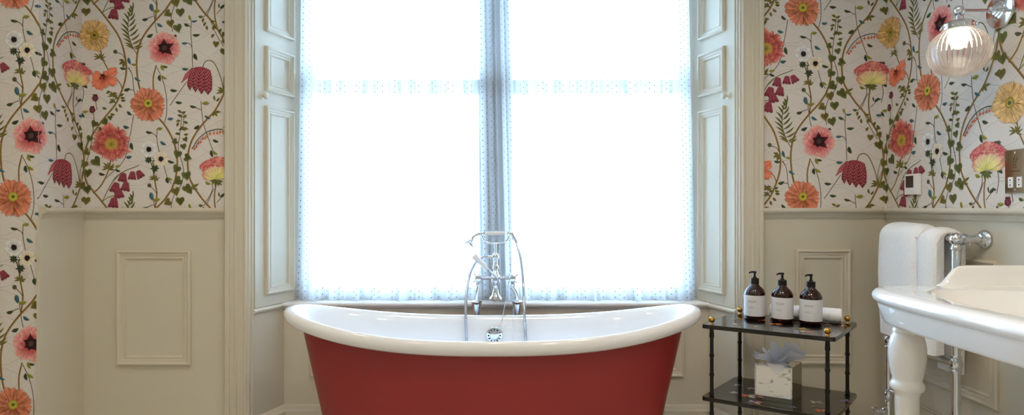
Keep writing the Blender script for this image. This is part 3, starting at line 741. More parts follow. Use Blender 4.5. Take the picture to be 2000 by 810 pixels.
# ------------------------------------------------------------------ shutters
def shutter(side):
    rv = (revL, revR)[side]; sg = (1, -1)[side]
    l = sqrt(1 + SP * SP); u = Vector((SP * sg / l, 1 / l, 0)); nrm = Vector((1 / l * sg, -SP / l, 0)); o = Vector((rv(D), D, 0))
    root = thing('window_shutter', ('white panelled shutter folded into the left window reveal, knob on its left edge', 'white panelled shutter folded into the right window reveal, knob on its right edge')[side], 'shutter', (rv(2.95), 2.95, SILL + .005), 'window shutters')
    b = MB(); T = .006
    P = lambda a, z, h: o + u * a + Vector((0, 0, z)) + nrm * h
    a0, a1 = .022 * l, .292 * l; z0, z1 = SILL + .002, 2.57
    b.add([P(a, z, h) for h in (.0006, T) for z in (z0, z1) for a in (a0, a1)], [(0, 1, 3, 2), (4, 6, 7, 5), (0, 4, 5, 1), (2, 3, 7, 6), (0, 2, 6, 4), (1, 5, 7, 3)])
    fixnorm(b.build('shutter_board', M['paint'], root, smooth=False))
    for v0, v1 in ((CZ + .828, 2.52), (CZ + .546, CZ + .757), (CZ - .41, CZ + .478)):
        m = MB(); frame(m, o + nrm * T, u, (0, 0, 1), nrm, .083 * l, .268 * l, v0, v1, [(i * .95, h * 1.0) for i, h in PANEL])
        fixnorm(m.build('panel_moulding', M['paint'], root, angle=30))
    k = MB(); c = P(.060 * l, CZ + .518, T)
    k.lathe([(.0145, 0), (.0145, .003), (.007, .006), (.006, .014), (.010, .018), (.0155, .023), (.0165, .029), (.013, .035), (.005, .038)], c, nrm, 20)
    k.build('knob', M['paint'], root, angle=60)
shutter(0); shutter(1)

# ------------------------------------------------------------------ voile curtains
def curtain(side):
    rr = random.Random(31 + side); NU, NV = 260, 48
    zt, zb = 2.56, SILL + .004
    ph = [rr.uniform(0, 6.28) for _ in range(6)]
    xo = []; yo = []; n = NU + 1
    # plan shape of the folds
    for i in range(n):
        t = i / NU                                            # 0 at outer edge, 1 at the meeting edge
        b = max(0, (t - .82) / .18)
        yy = .011 * sin(2 * pi * 9.3 * t + ph[0]) + .007 * sin(2 * pi * 15.1 * t + ph[1]) + .004 * sin(2 * pi * 27 * t + ph[2])
        yy = yy * (1 - b) + b * (.017 * sin(2 * pi * 26 * t + ph[3]) + .005 * sin(2 * pi * 47 * t + ph[4]))
        yo.append(yy); xo.append(t)
    us = [0.0]
    for i in range(1, n): us.append(us[-1] + sqrt((1.02 / NU) ** 2 + (yo[i] - yo[i - 1]) ** 2))
    mb = MB(); mb.uv = []; vs = []
    for j in range(NV + 1):
        v = j / NV; z = zb + (zt - zb) * v
        k = min(1, max(0, (z - .66) / 1.5))
        if side == 0: xe = -1.083 + .036 * k ** .7; xi = -.055 + .035 * (1 - k); 
        else: xe = .925 - .045 * k ** .7; xi = -.125 + .03 * (1 - k)
        for i in range(n):
            t = xo[i]
            x = xe + (xi - xe) * t + .006 * sin(3 * v + 11 * t + ph[5]) * t * (1 - t) * 4
            y = 3.048 + (.034 if side == 0 else -.024) * max(0, (t - .78) / .22) + yo[i] * (.75 + .35 * (1 - v)) + .006 * sin(5 * v + 9 * t + ph[1])
            zz = z + (.003 * sin(30 * t + ph[2]) * (1 - v) if j == 0 else 0)
            vs.append((x, y, zz)); mb.uv.append((us[i], z - zb))
    w = n; mb.add(vs, [(j * w + i, j * w + i + 1, (j + 1) * w + i + 1, (j + 1) * w + i) for j in range(NV) for i in range(NU)])
    o = mb.build('voile_curtain', M['voile'], angle=180)
    return tag(o, ('sheer white dotted voile curtain over the left half of the window', 'sheer white dotted voile curtain over the right half of the window')[side], 'curtain', 'voile curtains')
curtain(0); curtain(1)

# ------------------------------------------------------------------ bath
BX, BY = -.078, 2.50
def sup(th, a, b, n):
    c, s = cos(th), sin(th); return (BX + a * math.copysign(abs(c) ** (2 / n), c), BY + b * math.copysign(abs(s) ** (2 / n), s))
def rimz(th):
    c = abs(cos(th)); return .622 + .086 * c ** 2.3
bath = thing('freestanding_bathtub', 'red freestanding bath with white enamel interior and rolled rim below the window', 'bathtub', (BX, BY, 0))
NT = 128
NS = 10
mb = MB()
def bpt(i, j):
    th = 2 * pi * i / NT; k = [0, .06, .15, .3, .45, .6, .75, .88, .96, 1.0, 1.0][j]; zt = rimz(th) - .040
    fl = .006 if j == 10 else 0
    x, y = sup(th, .7725 - .150 * k + fl, .2475 - .038 * k + fl, 2.25)
    return (x, y, max(zt * (1 - k), .02) if j < 10 else 0)
mb.grid(bpt, NT, NS, closed_u=True); mb.f.append(tuple(NS * NT + k for k in range(NT))); mb.mi.append(0)
fixnorm(mb.build('outer_shell', M['red'], bath, angle=60))
lin_p = [(.772, .2445, -.034, 1), (.792, .256, -.042, 1), (.812, .268, -.044, 1), (.829, .278, -.036, 1), (.839, .284, -.021, 1), (.841, .285, -.006, 1), (.834, .281, .007, 1), (.820, .273, .013, 1), (.803, .263, .010, 1), (.788, .255, -.002, 1), (.773, .2465, -.020, 1), (.763, .2405, -.045, 1),
         (.752, .2345, -.075, 1)] + [(a, b, k, 2) for a, b, k in ((.744, .2315, .06), (.726, .227, .2), (.704, .2205, .4), (.676, .212, .6), (.64, .201, .76), (.59, .187, .87), (.51, .165, .95), (.38, .125, .99), (.2, .07, 1), (.01, .004, 1))]
mb = MB()
def lpt(i, j):
    th = 2 * pi * i / NT; a, b, z, w = lin_p[j]; x, y = sup(th, a, b, 2.25)
    return (x, y, (rimz(th) + z) if w == 1 else (rimz(th) - .085) * (1 - z) + .168 * z)
mb.grid(lpt, NT, len(lin_p) - 1, closed_u=True); mb.f.append(tuple((len(lin_p) - 1) * NT + k for k in range(NT))); mb.mi.append(0)
fixnorm(mb.build('enamel_lining', M['enamel'], bath, angle=70))
# overflow rose on the far inside wall
OV = Vector((-.078, 2.727, .553)); ax = Vector((0, -1, .12)).normalized()
mb = MB(); mb.lathe([(.036, -.006), (.0375, .002), (.035, .005), (.0315, .0055), (.030, .009), (.021, .0105), (.019, .0075), (.017, .0125), (.008, .014), (.001, .0142)], OV, ax, 32)
ovc = mb.build('overflow_cover', M['chrome'], bath, angle=40)
mb = MB(); e2 = ax.cross(Vector((1, 0, 0))).normalized()
for k in range(12):
    a = 2 * pi * k / 12; mb.lathe([(.0040, .0), (.0040, .0014)], OV + ax * .0093 + Vector((1, 0, 0)) * .0255 * cos(a) + e2 * .0255 * sin(a), ax, 8)
mb.build('drain_slots', M['slot'], ovc)

# ------------------------------------------------------------------ bath mixer on standpipes
TY = 2.885; K = TY / F
def T(px, py, y=TY): return Vector(((px - 1000) * y / F, y, CZ - (py - 405) * y / F))
tap = thing('bath_mixer_tap', 'chrome bath shower mixer on two standpipes behind the red bath', 'tap', (T(968, 541).x, TY, 0))
for px, vx in ((931, 934.5), (1010, 1001.5)):
    x = T(px, 0).x; zt = T(0, 588).z; mb = MB()
    mb.lathe([(.032, 0), (.032, .006), (.018, .012), (.013, .03), (.013, zt - .22), (.013, zt - .12), (.0135, zt - .11), (.0215, zt - .012)], (x, TY, 0), n=16)
    mb.lathe([(.0215, zt - .012), (.025, zt - .006), (.026, zt), (.018, zt + .003), (.012, zt + .006)], (x, TY, 0), n=24)
    sp = mb.build('standpipe', M['chrome'], tap, angle=40)
    mb = MB(); va = T(vx, 541.7)
    mb.tube(catmull([(x, TY, zt + .003), (x, TY, zt + .02), (x + (va.x - x) * .35, TY, zt + .045), (va.x, TY, zt + .068), (va.x, TY, va.z - .02)], 5), .0095, 14)
    mb.lathe([(.0115, -.040), (.0125, -.036), (.0125, -.020), (.010, -.016), (.014, -.008), (.014, .008), (.008, .014)], va, (0, 0, 1), 18)
    mb.lathe([(.014, -.012), (.016, 0), (.016, .018), (.013, .026), (.010, .03)], va, (0, -1, 0), 20)
    vo = mb.build('valve', M['chrome'], tap, angle=40)
    mb = MB(); c = va + Vector((0, -.036, 0))
    mb.lathe([(.009, -.006), (.014, -.004), (.016, .002), (.013, .008), (.004, .010)], c, (0, -1, 0), 20)
    for k in range(4):
        a = R(40 + 90 * k); d = Vector((cos(a), 0, sin(a)))
        mb.tube([c + d * .010, c + d * .018, c + d * .027, c + d * .030], [.0036, .003, .0045, .002], 10)
    mb.build('cross_handle', M['chrome'], tap, angle=40)
vl, vr, bc = T(934.5, 541.7), T(1001.5, 541.7), T(968, 543)
mb = MB(); mb.tube([vl + Vector((.012, 0, 0)), vl + Vector((.02, 0, 0)), bc + Vector((-.022, 0, .002)), bc, bc + Vector((.022, 0, .002)), vr + Vector((-.02, 0, 0)), vr + Vector((-.012, 0, 0))], [.012, .0085, .0085, .016, .0085, .0085, .012], 16)
mb.lathe([(.010, -.035), (.013, -.03), (.018, -.016), (.020, 0), (.018, .014), (.012, .022), (.012, .030), (.009, .034), (.009, .040), (.0135, .044), (.0135, .058), (.010, .062), (.0085, .066), (.0085, .085), (.013, .092), (.016, .100), (.013, .112), (.006, .118)], bc, (0, 0, 1), 22)
mb.lathe([(.018, -.02), (.016, .0), (.013, .016), (.006, .022)], bc, (0, -1, 0), 18)
mb.build('mixer_body', M['chrome'], tap, angle=40)
mb = MB(); mb.lathe([(.012, -.028), (.0115, -.036), (.010, -.044), (.013, -.062), (.018, -.080), (.0285, -.092), (.029, -.098), (.024, -.101), (.012, -.101)], bc, (0, 0, 1), 28); mb.build('spout', M['chrome'], tap, angle=40)
top = bc + Vector((0, 0, .100))
mb = MB(); dv = T(942, 504)
mb.tube([top + Vector((-.01, 0, 0)), top + Vector((-.022, 0, 0)), top + Vector((-.024, 0, 0)), top + Vector((-.034, 0, 0)), top + Vector((-.036, 0, 0)), Vector((dv.x, TY, top.z))], [.006, .006, .0095, .0095, .0065, .0055], 14)
mb.build('hose_outlet', M['chrome'], tap, angle=40)
# diverter lever with porcelain grip
l0, l1, l2 = bc + Vector((.003, -.03, .012)), T(952.5, 526, TY - .05), T(925, 498, TY - .075)
mb = MB(); mb.tube([l0, l0.lerp(l1, .5), l1.lerp(l0, .12), l1], [.007, .0055, .006, .0085], 14); lv = mb.build('lever', M['chrome'], tap, angle=50)
mb = MB(); mb.tube([l1, l1.lerp(l2, .1), l1.lerp(l2, .55), l1.lerp(l2, .9), l1.lerp(l2, .98), l2], [.0075, .0085, .0115, .0145, .0125, .006], 18); mb.build('lever_grip', M['porcelain'], lv, angle=60)
# cradle
cr0 = T(968, 476); mb = MB(); mb.tube([top + Vector((0, 0, .01)), cr0 + Vector((0, 0, .004))], .0042, 12)
mb.tube(catmull([T(942, 460), T(943, 465), T(949, 471.5), T(958, 474.5), T(968, 475), T(979, 474.5), T(987, 471.5), T(993, 465), T(993.5, 460)], 4), .0042, 12)
for px in (942, 993.5):
    c = T(px, 457); mb.tube([c + Vector((.008 * cos(a), -.001 + .002, .009 * sin(a))) for a in [R(-190 + 20 * q) for q in range(11)]], .0028, 8)
mb.build('cradle', M['chrome'], tap, angle=50)
hy = TY
# handset: porcelain grip, curved neck, rose
mb = MB(); g0, g1 = T(947, 455.5), T(987, 455.0)
mb.tube([g0, g0.lerp(g1, .05), g0.lerp(g1, .3), g0.lerp(g1, .6), g0.lerp(g1, .95), g1], [.0075, .0085, .0105, .0105, .0085, .0075], 18); grip = mb.build('handset_grip', M['porcelain'], tap, angle=60)
mb = MB(); nk = [T(948, 455.5), T(943, 455.5), T(937, 456), T(930, 458.5), T(924.5, 463), T(921, 469)]
mb.tube(catmull(nk, 5), [.0065] * 26, 14)
for px, r in ((944.5, .0095), (940.5, .0085)): mb.lathe([(r * .6, -.004), (r, -.001), (r, .001), (r * .6, .004)], T(px, 455.6), (1, 0, 0), 16)
hs = mb.build('handset_neck', M['chrome'], tap, angle=50)
mb = MB(); mb.tube(catmull([T(991, 455.2), T(995, 454.2), T(998.5, 455), T(1001.5, 459), T(1004.5, 466)], 5), [.0072] * 21, 14)
e = T(1004.5, 466); mb.lathe([(.0065, -.012), (.0095, -.010), (.0095, .002), (.008, .004), (.008, .014), (.006, .018)], e, (T(1012, 476) - e), 16)
mb.build('hose_elbow', M['chrome'], tap, angle=50)
mb = MB(); ra = Vector((-.50, -.12, -.86)).normalized(); rc = T(921.5, 467)
mb.lathe([(.006, -.004), (.0085, .0), (.0085, .006), (.013, .012), (.022, .018), (.0265, .023), (.0275, .026)], rc, ra, 28)
mb.build('shower_rose', M['chrome'], hs, angle=50)
mb = MB(); mb.lathe([(.030, .026), (.0315, .028), (.030, .031), (.0, .0315)], rc, ra, 28, cap=False); mb.build('rose_face', M['porcelain'], hs, angle=50)
# hose, one loop that dips into the bath
def ring_hose(pts):
    Q = catmull(pts, 24); P = [Q[0]]; acc = 0
    for a, b in zip(Q[:-1], Q[1:]):
        d = (b - a).length; pos = 0.0
        while acc + d - pos >= .0034:
            pos += .0034 - acc; acc = 0; P.append(a + (b - a) * (pos / d))
        acc += d - pos
    return P, [.0063 if i % 2 else .0071 for i in range(len(P))]
Z = lambda px, z, y: Vector(((px - 1000) * y / F, y, z))
hp = [Vector((dv.x + .002, TY, top.z)), T(937, 506, TY - .012), T(929, 513, TY - .03), T(918, 535, TY - .07), T(911.5, 570, TY - .12), T(909.5, 610, 2.725), T(910.5, 640, 2.71), Z(912, .48, 2.705), Z(915, .40, 2.69), Z(935, .34, 2.66), Z(968, .315, 2.65), Z(1003, .34, 2.66), Z(1021, .40, 2.69), Z(1026, .50, 2.705), T(1026.5, 655, 2.71), T(1024, 610, 2.725), T(1022.5, 560, TY - .11), T(1018, 510, TY - .05), T(1012, 484, TY - .018), e + (T(1012, 476) - e).normalized() * .014]
P, rs = ring_hose(hp)
mb = MB(); mb.tube(P, rs, 10); mb.build('shower_hose', M['chrome_soft'], tap, angle=25)
# plug chains
def chain(name, pts, label, r=.0021, step=.0062):
    P = catmull(pts, 30); mb = MB(); acc = 0; last = P[0]; mb.sphere(P[0], r, 8)
    for a, b in zip(P[:-1], P[1:]):
        acc += (b - a).length
        if acc >= step: mb.sphere(b, r, 8); acc = 0
    mb.tube(P, r * .35, 5)
    return tag(mb.build(name, M['chrome_soft'], angle=60), label, 'chain', 'bath plug chains')
chain('plug_chain', [T(995, 546, TY - .02), T(990, 570, TY - .06), T(985, 600, TY - .11), T(982, 616, 2.745), T(979, 632, 2.712), OV + Vector((.018, -.018, .012))], 'thin chrome bead chain slanting from the mixer down to the overflow', .0023, .0062)
chain('plug_chain', [T(1003, 600, 2.84), Z(1002.6, .648, 2.79), Z(1002.4, .645, 2.765), Z(1002.2, .625, 2.737), Z(1002, .59, 2.715), Z(1001.6, .54, 2.708), Z(1001, .48, 2.70), Z(998, .30, 2.62), Z(990, .19, 2.55)], 'thin chrome bead chain hanging straight down inside the bath, right of the overflow', .0014, .0070)

# ------------------------------------------------------------------ lacquered side table
FLc, FRc, BLc, BRc = Vector((.790, 2.43)), Vector((1.135, 2.21)), Vector((.989, 2.667)), Vector((1.339, 2.453))
TZ = .66
table = thing('side_table', 'black lacquered two tier side table with brass ball finials beside the bath', 'table', (1.063, 2.44, 0))
e1 = ((FRc - FLc) + (BRc - BLc)).normalized(); e2 = ((BLc - FLc) + (BRc - FRc)).normalized()
def tpt(a, b):
    """a along the long side, b towards the wall, both 0..1 between the legs"""
    p = FLc * (1 - a) * (1 - b) + FRc * a * (1 - b) + BLc * (1 - a) * b + BRc * a * b; return p
def shelf(zt, seed, motifs):
    out = []; ex = .030; ch = .016
    cs = [(FLc, -1, -1), (FRc, 1, -1), (BRc, 1, 1), (BLc, -1, 1)]
    for i, (c, sx, sy) in enumerate(cs):
        k = c + e1 * sx * ex + e2 * sy * ex
        pa, pb = k - e1 * sx * ch, k - e2 * sy * ch
        arc = [k + (-e1 * sx * ch) * (1 - sin(t)) + (-e2 * sy * ch) * (1 - cos(t)) for t in (0, pi / 8, pi / 4, 3 * pi / 8, pi / 2)]
        # arc runs from the e1 side to the e2 side
        out += arc if i % 2 == 1 else arc[::-1]
    mb = MB(); n = len(out); c = sum(out, Vector((0, 0))) / n
    rows = [(0.97, -.0175), (1.0, -.0155), (1.0, -.0015), (.996, 0)]
    vs = []
    for s, dz in rows:
        for p in out:
            q = c + (p - c) * s; vs.append((q.x, q.y, zt + dz))
    fs = [(j * n + i, j * n + (i + 1) % n, (j + 1) * n + (i + 1) % n, (j + 1) * n + i) for j in range(3) for i in range(n)]
    fs += [tuple(range(n - 1, -1, -1)), tuple(3 * n + i for i in range(n))]
    mb.add(vs, fs); o = fixnorm(mb.build('shelf', M['black'], table, angle=40))
    # gilt hairline along the edge and painted insects
    d = MB(); d.col = []
    gold = lin((168, 140, 84))
    ins = [c + (p - c) * .990 for p in out]; ins2 = [c + (p - c) * .984 for p in out]
    for i in range(n):
        k = (i + 1) % n
        d.add([(ins[i].x, ins[i].y, zt + .0003), (ins[k].x, ins[k].y, zt + .0003), (ins2[k].x, ins2[k].y, zt + .0003), (ins2[i].x, ins2[i].y, zt + .0003)], [(0, 1, 2, 3)]); d.col += [gold] * 4
    rr = random.Random(seed)
    for a, b, ang, sz, c1, c2 in motifs:
        p = tpt(a, b); ca, sa = cos(R(ang)), sin(R(ang)); c1, c2 = lin(c1), lin(c2)
        def blob(du, dv, l, w, rot, col, dz=.0005):
            cr, sr = cos(R(ang + rot)), sin(R(ang + rot)); pts = []
            cx, cy = p.x + ca * du - sa * dv, p.y + sa * du + ca * dv
            for k in range(10):
                t = 2 * pi * k / 10; lx, ly = l * cos(t), w * sin(t) * (1 - .35 * cos(t)); pts.append((cx + cr * lx - sr * ly, cy + sr * lx + cr * ly, zt + dz))
            d.add(pts, [tuple(range(10))]); d.col.extend([tuple(v * rr.uniform(.8, 1.1) for v in col) for _ in range(10)])
        # four wings and a body
        blob(sz * .5, sz * .32, sz * .52, sz * .26, 28, c1); blob(sz * .5, -sz * .32, sz * .52, sz * .26, -28, c1)
        blob(-sz * .35, sz * .28, sz * .36, sz * .22, 150, c2, .0006); blob(-sz * .35, -sz * .28, sz * .36, sz * .22, -150, c2, .0006)
        blob(0, 0, sz * .5, sz * .09, 0, tuple(v * .5 for v in c2), .0008)
    d.build('painted_insects', M['decal'], o, smooth=False)
RED, ORA, CRE, LIL, GOL, TEA, PNK = (196, 88, 60), (204, 122, 66), (196, 186, 168), (140, 112, 150), (204, 160, 70), (150, 166, 150), (190, 126, 120)
shelf(TZ, 3, [(.17, .12, 20, .018, CRE, PNK), (.36, .10, -30, .016, CRE, PNK), (.30, .60, 10, .024, ORA, RED), (.47, .42, -20, .03, ORA, ORA), (.52, .25, 10, .02, (120, 120, 126), (120, 110, 112)), (.80, .10, -25, .03, RED, CRE), (.74, .26, 15, .028, GOL, GOL), (.86, .72, -5, .022, PNK, LIL), (1.0, .72, 30, .02, CRE, ORA), (.62, .70, 0, .022, GOL, ORA), (.07, .52, 60, .018, (110, 118, 128), CRE)])
shelf(TZ - .284, 5, [(.12, .28, 20, .019, CRE, (176, 172, 176)), (.05, .66, 40, .018, (150, 156, 170), CRE), (.27, .24, -18, .034, CRE, RED), (.38, .02, -35, .03, PNK, LIL), (.20, .60, 15, .02, (170, 160, 150), CRE), (.22, .86, 0, .018, (120, 140, 160), CRE), (.83, .42, -10, .03, TEA, (200, 196, 150)), (.93, .10, -15, .03, ORA, RED), (.86, .24, -25, .022, (120, 90, 70), (150, 104, 80)), (1.03, .66, 10, .028, LIL, LIL), (1.06, .40, 0, .018, (88, 90, 96), (90, 90, 94)), (.70, .06, 0, .018, (90, 104, 116), (90, 100, 112))])
legm = None
for c in (FLc, FRc, BLc, BRc):
    mb = MB(); prof = [(.009, 0), (.009, .006)]; z = .01
    top_z = TZ - .016
    while z < top_z - .03:
        prof += [(.0072, z), (.0070, z + .062), (.0090, z + .066), (.0095, z + .0695), (.0090, z + .073)]; z += .076
    prof = [p for p in prof if p[1] < top_z] + [(.0072, top_z)]
    mb.lathe(prof, (c.x, c.y, 0), n=14); mb.build('leg', M['black_matte'], table, angle=50)
    mb = MB(); mb.lathe([(.008, 0), (.008, .002), (.005, .004), (.0045, .006)], (c.x, c.y, TZ), n=16); mb.sphere((c.x, c.y, TZ + .0165), .0122, 18); mb.build('finial', M['brass'], table, angle=60)

# ------------------------------------------------------------------ pump bottles
def text_mesh(body, size, mat_, radius, zc, parent, ang0, name, align='LEFT'):
    cu = bpy.data.curves.new(name, 'FONT'); cu.body = body; cu.size = size; cu.align_x = align
    t = bpy.data.objects.new(name + '_src', cu); COL.objects.link(t)
    dg = bpy.context.evaluated_depsgraph_get(); me = bpy.data.meshes.new_from_object(t.evaluated_get(dg)); bpy.data.objects.remove(t); bpy.data.curves.remove(cu)
    for v in me.vertices:
        x, y = v.co.x * .82, v.co.y; a = ang0 + x / radius
        v.co = (radius * sin(a), -radius * cos(a), zc + y)
    me.materials.clear(); me.materials.append(mat_)
    o = bpy.data.objects.new(name, me); COL.objects.link(o); o.parent = parent; return o
def make_bottle(loc, label):
    root = thing('pump_bottle', label, 'bottle', loc, 'pump bottles on the side table')
    r = .0412
    mb = MB(); mb.lathe([(.030, .0), (r - .005, .0), (r - .001, .003), (r, .007), (r, .106), (r - .001, .112), (r - .004, .117), (.034, .124), (.025, .133), (.018, .140), (.0145, .145), (.0145, .150)], n=40)
    mb.build('glass_body', M['amber'], root, inv=False, angle=50)
    mb = MB(); mb.lathe([(r + .0002, .0155), (r + .0007, .0155), (r + .0007, .0995), (r + .0002, .0995)], n=64, cap=False)
    lb = mb.build('label_band', M['label'], root, inv=False, angle=60)
    ang = -1.02
    text_mesh('NOOM', .0125, M['ink'], r + .0010, .0710, lb, ang, 'lettering')
    for z, w, x in ((.0525, .026, 0), (.0478, .021, .001), (.0330, .016, .002), (.0225, .020, .001)):
        m = MB(); q = 10; vs = []
        for k in range(q + 1):
            a = ang + (x + w * k / q) / r
            for dz in (0, .0009 if z > .04 else .0006): vs.append(((r + .0010) * sin(a), -(r + .0010) * cos(a), z + dz))
        m.add(vs, [(2 * k, 2 * k + 2, 2 * k + 3, 2 * k + 1) for k in range(q)]); m.build('printed_line', M['ink'], lb, inv=False, smooth=False)
    mb = MB(); mb.lathe([(.0155, .144), (.0168, .145), (.0168, .166), (.0155, .1675), (.010, .168)], n=28, mod=lambda a, h: 1 + .018 * (int(a * 14 / pi) % 2)); mb.build('pump_collar', M['pump'], root, inv=False, angle=40)
    mb = MB(); mb.lathe([(.0085, .1675), (.0085, .172), (.0052, .174), (.0050, .188), (.0075, .189), (.0075, .1945), (.006, .196)], n=18)
    mb.tube([(.004, 0, .1925), (-.006, -.001, .1930), (-.016, -.002, .1925), (-.022, -.003, .1905), (-.0235, -.003, .1870)], [.0042, .0042, .0036, .0032, .0028], 10)
    mb.build('pump_head', M['pump'], root, inv=False, angle=40)
    return root
b0 = make_bottle((1.003, 2.540, TZ + .0009), 'amber pump bottle nearest the window shutter, leftmost on the black table')
def copy_tree(o, parent=None, loc=None):
    c = o.copy(); COL.objects.link(c)
    if parent is not None: c.parent = parent
    if loc: c.location = loc
    for ch in list(o.children): copy_tree(ch, c)
    return c
for loc, lab in (((1.090, 2.478, TZ + .0009), 'middle amber pump bottle between the two others on the black table'), ((1.179, 2.424, TZ + .0009), 'amber pump bottle nearest the rolled towel end, rightmost on the black table')):
    c = copy_tree(b0, None, loc); c['label'] = lab
# rolled face towel behind the bottles
def roll():
    d = (BRc - BLc).normalized(); nrm = Vector((-d.y, d.x)); a0 = BLc + d * .128 - nrm * .0; a1 = BLc + d * .392
    off = -Vector((d.y, -d.x)) * 0
    inw = Vector((d.y, -d.x))                      # towards the room
    if inw.dot(FLc - BLc) < 0: inw = -inw
    a0 += inw * .027; a1 += inw * .027; rad = .0285
    A = Vector((a0.x, a0.y, TZ + rad + .0012)); B = Vector((a1.x, a1.y, TZ + rad + .0012)); ax = (B - A)
    L = ax.length; prof = [(.004, .006), (.012, .002), (.014, .008), (.019, .001), (.021, .007), (.0255, .0005), (rad, .006)] + [(rad, L * k / 12) for k in range(1, 12)] + [(rad, L - .006), (.0255, L - .0005), (.021, L - .007), (.019, L - .001), (.014, L - .008), (.012, L - .002), (.004, L - .006)]
    mb = MB(); mb.lathe(prof, A, ax, 36)
    mb.v = [tuple(Vector(v) + Vector((noise.noise(Vector(v) * 70), noise.noise(Vector(v) * 70 + Vector((9, 0, 0))), noise.noise(Vector(v) * 70 + Vector((0, 7, 0))))) * .0012) for v in mb.v]
    return tag(mb.build('rolled_towel', M['towel'], angle=60), 'small white rolled face towel lying behind the pump bottles', 'towel')
roll()

# ------------------------------------------------------------------ tissue box with tissues
TBZ = TZ - .284 + .0009
q0, q1 = Vector((.945, 2.387)), Vector((1.058, 2.322)); dq = (q1 - q0).normalized(); nq = Vector((.66, .75)); wq, lq = .130, .122; hq = .137
tb = thing('tissue_box_cover', 'square mirrored tissue box cover on the lower shelf of the table', 'tissue box', (*(q0 + dq * wq / 2 + nq * lq / 2), TBZ))
def tbp(a, b, z): p = q0 + dq * a + nq * b; return (p.x, p.y, TBZ + z)
def tbbox(mb, a0, a1, b0, b1, z0, z1, mi=0):
    v = [tbp(a, b, z) for z in (z0, z1) for b in (b0, b1) for a in (a0, a1)]
    mb.add(v, [(0, 2, 3, 1), (4, 5, 7, 6), (0, 1, 5, 4), (2, 6, 7, 3), (0, 4, 6, 2), (1, 3, 7, 5)], mi)
mb = MB(); tbbox(mb, .004, wq - .004, 0, .004, 0.018, hq - .003); mb.build('foxed_front', M['foxed'], tb, smooth=False)
mb = MB()
tbbox(mb, wq - .004, wq, 0.0005, lq, 0, hq); tbbox(mb, 0, .004, 0.0005, lq, 0, hq); tbbox(mb, .004, wq - .004, lq - .004, lq, 0, hq); tbbox(mb, .004, wq - .004, .0005, lq - .004, 0, .018)
mb.build('mirror_sides', M['mirror'], tb, smooth=False)
mb = MB(); tbbox(mb, .004, wq - .004, .004, .035, hq - .006, hq - .001); tbbox(mb, .004, wq - .004, lq - .035, lq - .004, hq - .006, hq - .001); tbbox(mb, .004, .035, .035, lq - .035, hq - .006, hq - .001); tbbox(mb, wq - .035, wq - .004, .035, lq - .035, hq - .006, hq - .001)
mb.build('top_plate', M['mirror'], tb, smooth=False)
mb = MB()
for e_ in (((-.0005, -.0005), (wq + .0005, -.0005)),):
    for z in (.018, hq - .001): mb.tube([tbp(0, -.0004, z), tbp(wq, -.0004, z)], .0014, 6)
for a in (0.0, wq): mb.tube([tbp(a, -.0002, .002), tbp(a, -.0002, hq)], .0016, 6)
mb.build('bevel_edge', M['chrome'], tb, angle=50)
def tissue():
    mb = MB(); rr = random.Random(4)
    # each sheet: top edge (along the front, towards the wall, above the box), pulled up out of the slot
    sheets = [
        ([(.030, .055, .040), (.040, .050, .068), (.050, .046, .083), (.060, .050, .078), (.070, .058, .052), (.084, .060, .034)], .045, .080),
        ([(.070, .050, .036), (.082, .044, .060), (.094, .046, .078), (.112, .056, .084), (.126, .062, .080), (.138, .074, .056), (.150, .086, .040)], .055, .085),
        ([(.098, .034, .032), (.116, .036, .052), (.134, .046, .050), (.150, .060, .042), (.160, .078, .022), (.156, .096, .034), (.140, .104, .046)], .065, .088),
        ([(-.026, .040, .040), (-.012, .028, .034), (.002, .026, .026), (.014, .030, .034), (.026, .034, .046), (.038, .040, .050)], .040, .062),
        ([(-.020, .022, .020), (-.010, .016, .026), (.002, .016, .018), (.012, .020, .024), (.024, .026, .030)], .040, .058),
        ([(.016, .030, .050), (.024, .020, .060), (.036, .014, .054), (.048, .010, .030), (.062, .008, .022), (.080, .008, .022), (.096, .014, .030), (.108, .026, .044)], .042, .086),
        ([(.020, .080, .036), (.040, .090, .052), (.066, .092, .046), (.090, .092, .056), (.116, .094, .040)], .044, .086)]
    for top, a0, a1 in sheets:
        T_ = catmull(top, 6); n = len(T_) - 1; m = 8; ph = rr.uniform(0, 6)
        def fn(i, j):
            t = j / m; e = Vector((a0 + (a1 - a0) * i / n, .058, -.010)); tp = T_[i]
            mid = Vector((e.x + (tp.x - e.x) * .30, e.y + (tp.y - e.y) * .35, max(.010, tp.z * .62)))
            p = e * (1 - t) ** 2 + mid * 2 * t * (1 - t) + tp * t * t
            w_ = t * .0045; p += Vector((w_ * sin(i * .30 + ph), w_ * cos(i * .24 + ph), w_ * .8 * sin(i * .42 + 2 * ph)))
            lo = .004 if (-.006 < p.x < wq + .006 and -.006 < p.y < lq + .006 and not (.045 < p.x < wq - .045 and .045 < p.y < lq - .045)) else -.02
            return tbp(p.x, p.y, hq + max(p.z, lo))
        mb.grid(fn, n, m)
    # the corner that falls over the front edge
    def fl(i, j):
        s = -1 + 2 * i / 12; t = j / 8
        w = .046 * (1 - t) ** .75 + .001; b = .036 * (1 - min(1, t / .42)); z = hq + .004 - max(0, t - .42) * .058 + (.004 * (1 - t)) + .002 * sin(5 * s) * (1 - t)
        return tbp(wq * .56 + w * s + .006 * t, b - .0045 if t > .40 else b - .003, z)
    mb.grid(fl, 12, 8)
    return tag(mb.build('tissue', M['tissue'], angle=35), 'pale blue tissues fanned out of the mirrored box', 'tissue')
tissue()

